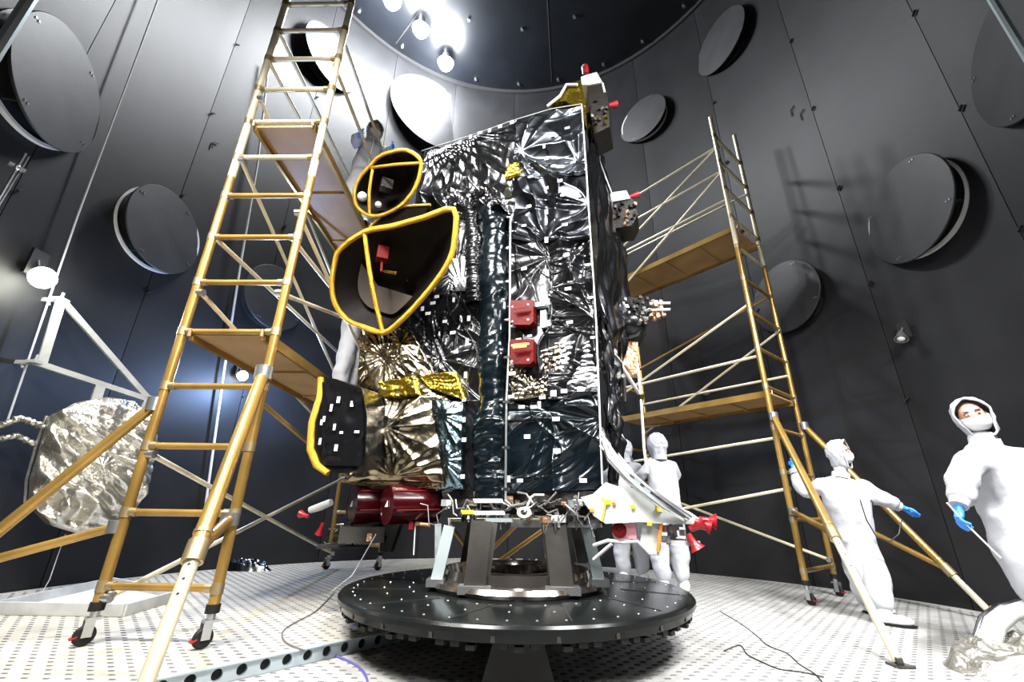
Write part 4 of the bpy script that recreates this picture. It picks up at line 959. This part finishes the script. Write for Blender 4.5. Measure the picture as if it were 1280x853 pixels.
tag(build(MB().tube([aty(1184, 629, Y2-.22), h2, aty(1251, 698, Y2-.28)], .006, 8), 'rod', m_white), 'thin white rod held in the blue glove at the right', 'rod')
stand('person in white coverall seen from behind, the nearer of the two beside the white wedge', (2.02, 2.05), -.15, 1.92, ((.2, .25), (.2, .25)), False, False)
stand('person in white coverall seen from behind, farther back and left, half hidden by the cables', (1.72, 2.75), .1, 1.95, ((.34, .3), (.34, .3)), False, False)
stand('masked person in white on the upper left platform, leaning over the railing', (-2.14, .84), 2.6, 1.72, ((.34, .15), (.40, .1)), True, True, 4.345, .35, None, (.10, -.05))
stand('person in white on the lower left platform, mostly hidden behind the large dish', (-2.16, 1.5), 1.8, 1.75, ((.35, .3), (.4, .35)), True, True, 2.145)

# ================================================================== LEFT SIDE EQUIPMENT
pw = atr(113, 585, R-.55); aw = math.degrees(math.atan2(pw.x, pw.y)); nw = -azv(aw+22, 1)
def W(px, py, off=0): return atp(px, py, pw+nw*off, nw)
ft = thing('foil_dish', 'round dish wrapped in crumpled silver foil hanging below the grey frame on the left', 'dish', tuple(W(113, 668)))
po = [(60, 520), (90, 505), (130, 498), (165, 503), (188, 525), (191, 560), (183, 600), (166, 635), (140, 658), (98, 669), (58, 657), (35, 634), (37, 598), (50, 556)]
Pc = W(115, 585); ringp = [W(*q) for q in po]; NR, NT = 60, 140
G = np.zeros((NR, NT+1, 3)); U = np.linspace(0, 1, NR)
rr = np.zeros((NR, NT+1)); aa = np.zeros((NR, NT+1)); base = np.zeros((NR, NT+1, 3))
for j in range(NT+1):
    s_ = (j % NT)/NT*len(ringp); k = int(s_); f_ = s_-k; f_ = f_*f_*(3-2*f_)*.3+f_*.7
    e = ringp[k].lerp(ringp[(k+1) % len(ringp)], f_)
    for i in range(NR): base[i, j] = np.array(Pc.lerp(e, U[i]))
Xl = base[..., 0]*nw.y*-1+base[..., 1]*nw.x; Yl = base[..., 2]
hc = crumple(Xl, Yl, 77, .22, 8, ang=.7, spread=1.2, stars=((float(Xl[0, 0]), float(Yl[0, 0]), .5, 13),), star_amp=.05)*1.0
dome = .12*np.sqrt(np.clip(1-U**2, 0, 1))[:, None]
Gf = base+np.array(nw)*(dome+hc)[..., None]; Gb = base-np.array(nw)*(dome*.8+.02)[..., None]
hc_edge = Gf[-1]; Gb[-1] = hc_edge
build(MB().grid(Gf).grid(Gb[:, ::-1]), 'foil_wrap', m_dfoil, ft, angle=180)
build(MB().tube([W(58, 520, -.05), W(44, 560, -.05), W(33, 600, -.05), W(31, 632, -.05)], .012, 8), 'edge_strap', m_dfoil, ft)
fr = thing('support_frame', 'pale grey triangular frame fixed to the left wall above the foil dish', 'frame', tuple(W(115, 505, -.05)))
for a, b, w_ in (((76, 377), (52, 455), .075), ((78, 376), (188, 502), .055), ((40, 452), (192, 502), .055), ((126, 480), (117, 510), .085), ((186, 495), (178, 520), .075)):
    build(MB().beam(W(*a, -.05), W(*b, -.05), w_, .05, up=nw), 'beam', m_grayw, fr)
for q in ((76, 375), (44, 453)):
    c = W(*q, -.05); build(MB().box(c, .1, .1, .03).tube([c-X0*.08, c-X0*.12-Z*.03, c-X0*.10-Z*.06], .012, 8).tube([c+Z*.02, c+Z*.08], .014, 8), 'corner_clamp', m_grayw, fr)
    wl_ = c-nw*.0; d_ = Vector((c.x, c.y, 0)).normalized(); q2 = Vector((d_.x*(R-.002), d_.y*(R-.002), c.z)); build(MB().beam(c, q2, .04, .04), 'wall_bracket', m_grayw, fr)
def foilcable(pts, r, label, off=-.05):
    P = [W(*p, off) for p in pts]; D = []
    for i in range(len(P)-1):
        for k in range(8): D.append(P[i].lerp(P[i+1], k/8)+Vector((0, 0, .006*math.sin(k*2.1+i))))
    D.append(P[-1]); rr_ = [r*(1+.22*math.sin(i*2.3)+.1*math.sin(i*5.1)) for i in range(len(D))]
    return tag(build(MB().tube(D, rr_, 10), 'foil_wrapped_cable', m_dfoil), label, 'cable')
foilcable([(-30, 555), (0, 533), (25, 523), (45, 530), (63, 538)], .032, 'upper foil wrapped cable at the left edge beside the foil dish')
foilcable([(-30, 560), (0, 549), (22, 545), (44, 556)], .026, 'lower foil wrapped cable at the left edge')
wire('dangling_wire', 'thin white wire hanging below the foil dish', 'wire', [W(82, 668, -.05), W(74, 690, -.05), W(62, 725, -.05), W(52, 742, -.05)], .004, m_white)
# low white tray on the deck
def D0(px, py, z=ZD): return atz(px, py, z)
tr = thing('floor_tray', 'low white rectangular tray lying on the left deck behind the scaffold wheel', 'tray', tuple(D0(90, 755)))
qa = [D0(-6, 752, .13), D0(158, 755, .13), D0(226, 737, .13), D0(140, 722, .13)]
for i in range(4):
    a, b = qa[i], qa[(i+1) % 4]; build(MB().beam(Vector((a.x, a.y, ZD+.045)), Vector((b.x, b.y, ZD+.045)), .03, .085), 'side_wall', m_grayw, tr)
build(MB().prism([Vector((p.x, p.y, ZD+.002)) for p in qa], Z*.012), 'bottom', m_white, tr)
def heap(name, lab, cat, c, rx, ry, h, m, seed, zf):
    na, nb = 46, 64; r_, th = np.meshgrid(np.linspace(0, 1, na), np.linspace(0, 2*PI, nb), indexing='ij')
    ex = 1+.25*vnoise(th*2, th*0, seed); ex[:, -1] = ex[:, 0]
    X = c[0]+np.cos(th)*r_*rx*ex; Yy = c[1]+np.sin(th)*r_*ry*ex
    hh = crumple(X, Yy, seed, .14, 9)*1.0+h*.8*(1-r_**2)*(.4+.8*vnoise(X*5, Yy*5, seed)); hh *= np.clip((1-r_)*6, 0, 1); hh[:, -1] = hh[:, 0]
    return tag(build(MB().grid(np.stack([X, Yy, zf+.002+hh], -1)), name, m, angle=180), lab, cat)
p = D0(640, 697, ZF); heap('foil_sheet', 'crumpled silver foil on the floor seen between the spacecraft legs', 'foil', (p.x+.1, 2.6), .75, .5, .25, m_silver, 3, ZF)
p = D0(312, 712); heap('foil_sheet', 'small dark crumpled sheet on the deck against the left wall', 'foil', (p.x, p.y-.1), .32, .14, .10, m_sil2, 4, ZD)
p = D0(1250, 838, ZF); fs_ = heap('foil_bundle', 'crumpled silver foil bundle on the floor in the bottom right corner', 'foil', (p.x+.12, p.y-.05), .38, .30, .14, m_dfoil, 5, ZF)
tb_ = [atz(1238, 836, ZF)+Z*.04, aty(1236, 806, p.y+.1), aty(1246, 782, p.y+.1), aty(1262, 768, p.y+.1), aty(1300, 756, p.y+.1)]
tag(build(MB().tube(tb_, [.055, .055, .05, .05, .05], 14), 'white_hose', m_wht), 'thick white hose rising from the foil bundle, bottom right', 'hose')
tag(build(MB().tube([aty(1222, 800, p.y+.2), aty(1232, 776, p.y+.2), aty(1250, 762, p.y+.2), aty(1300, 748, p.y+.2)], [.03, .04, .04, .04], 10), 'foil_hose', m_silver), 'foil covered hose beside the white hose, bottom right', 'hose')
def curve(pts, z, r, name, lab, m, n=6, steps=6):
    P = [atz(a, b, z)+Z*r for a, b in pts]; D = []
    for i in range(len(P)-1):
        p0 = P[max(i-1, 0)]; p1, p2 = P[i], P[i+1]; p3 = P[min(i+2, len(P)-1)]
        for k in range(steps):
            t_ = k/steps; D.append(.5*((2*p1)+(p2-p0)*t_+(2*p0-5*p1+4*p2-p3)*t_*t_+(3*p1-p0-3*p2+p3)*t_**3))
    D.append(P[-1]); return tag(build(MB().tube(D, r, n), name, m), lab, 'cable')
curve([(418, 742), (395, 765), (372, 778), (354, 790), (356, 804), (380, 815)], ZD, .006, 'floor_cable', 'thin grey cable curving over the left deck', m_cable)
curve([(378, 816), (402, 818), (425, 824), (447, 835), (458, 850), (460, 870)], ZF, .007, 'floor_cable', 'violet cable on the floor in front of the deck edge', m_purple)
curve([(900, 765), (925, 780), (945, 795), (960, 808), (984, 818), (1000, 832), (1020, 845), (1040, 870)], ZF, .004, 'floor_wire', 'long thin dark wire trailing over the floor to the bottom edge', m_wire)
curve([(905, 815), (925, 808), (935, 820), (955, 830), (975, 838), (1005, 842), (1030, 848)], ZF, .004, 'floor_wire', 'short looping dark wire on the floor near the bottom edge', m_wire)
tag(build(MB().tube([aty(412, 742, -.5), aty(440, 720, -.4), aty(452, 700, -.35), aty(470, 668, -.3)], .004, 6), 'hanging_wire', m_cable), 'thin wire drooping from the spacecraft to the left deck', 'wire')
wb_ = [aty(1075, 625, .45), aty(1083, 650, .42), aty(1096, 672, .42), aty(1112, 678, .42), aty(1124, 668, .42), aty(1127, 650, .42)]
tag(build(MB().tube(wb_, .006, 6), 'grounding_wire', m_wire), 'black looped wire hanging from the coverall of the person at the scaffold', 'wire')
# crossed gold poles behind the legs
gp = thing('pole_stand', 'crossed gold poles standing behind the spacecraft legs', 'stand', (0.05, 1.7, ZF))
for a, b in (((650, 652), (596, 706)), ((690, 655), (618, 706)), ((568, 664), (592, 696))):
    pa, pb_ = aty(*a, 1.75), aty(*b, 1.65); d_ = (pb_-pa); pb_ = pb_ if pb_.z < .2 else pb_; k = (ZF+.01-pa.z)/d_.z; build(MB().tube([pa-d_*.25, pa+d_*k], .026, 12), 'pole', m_gold, gp)
build(MB().tube([aty(560, 650, 1.74), aty(700, 650, 1.76)], .02, 10), 'cross_pole', m_golds, gp)
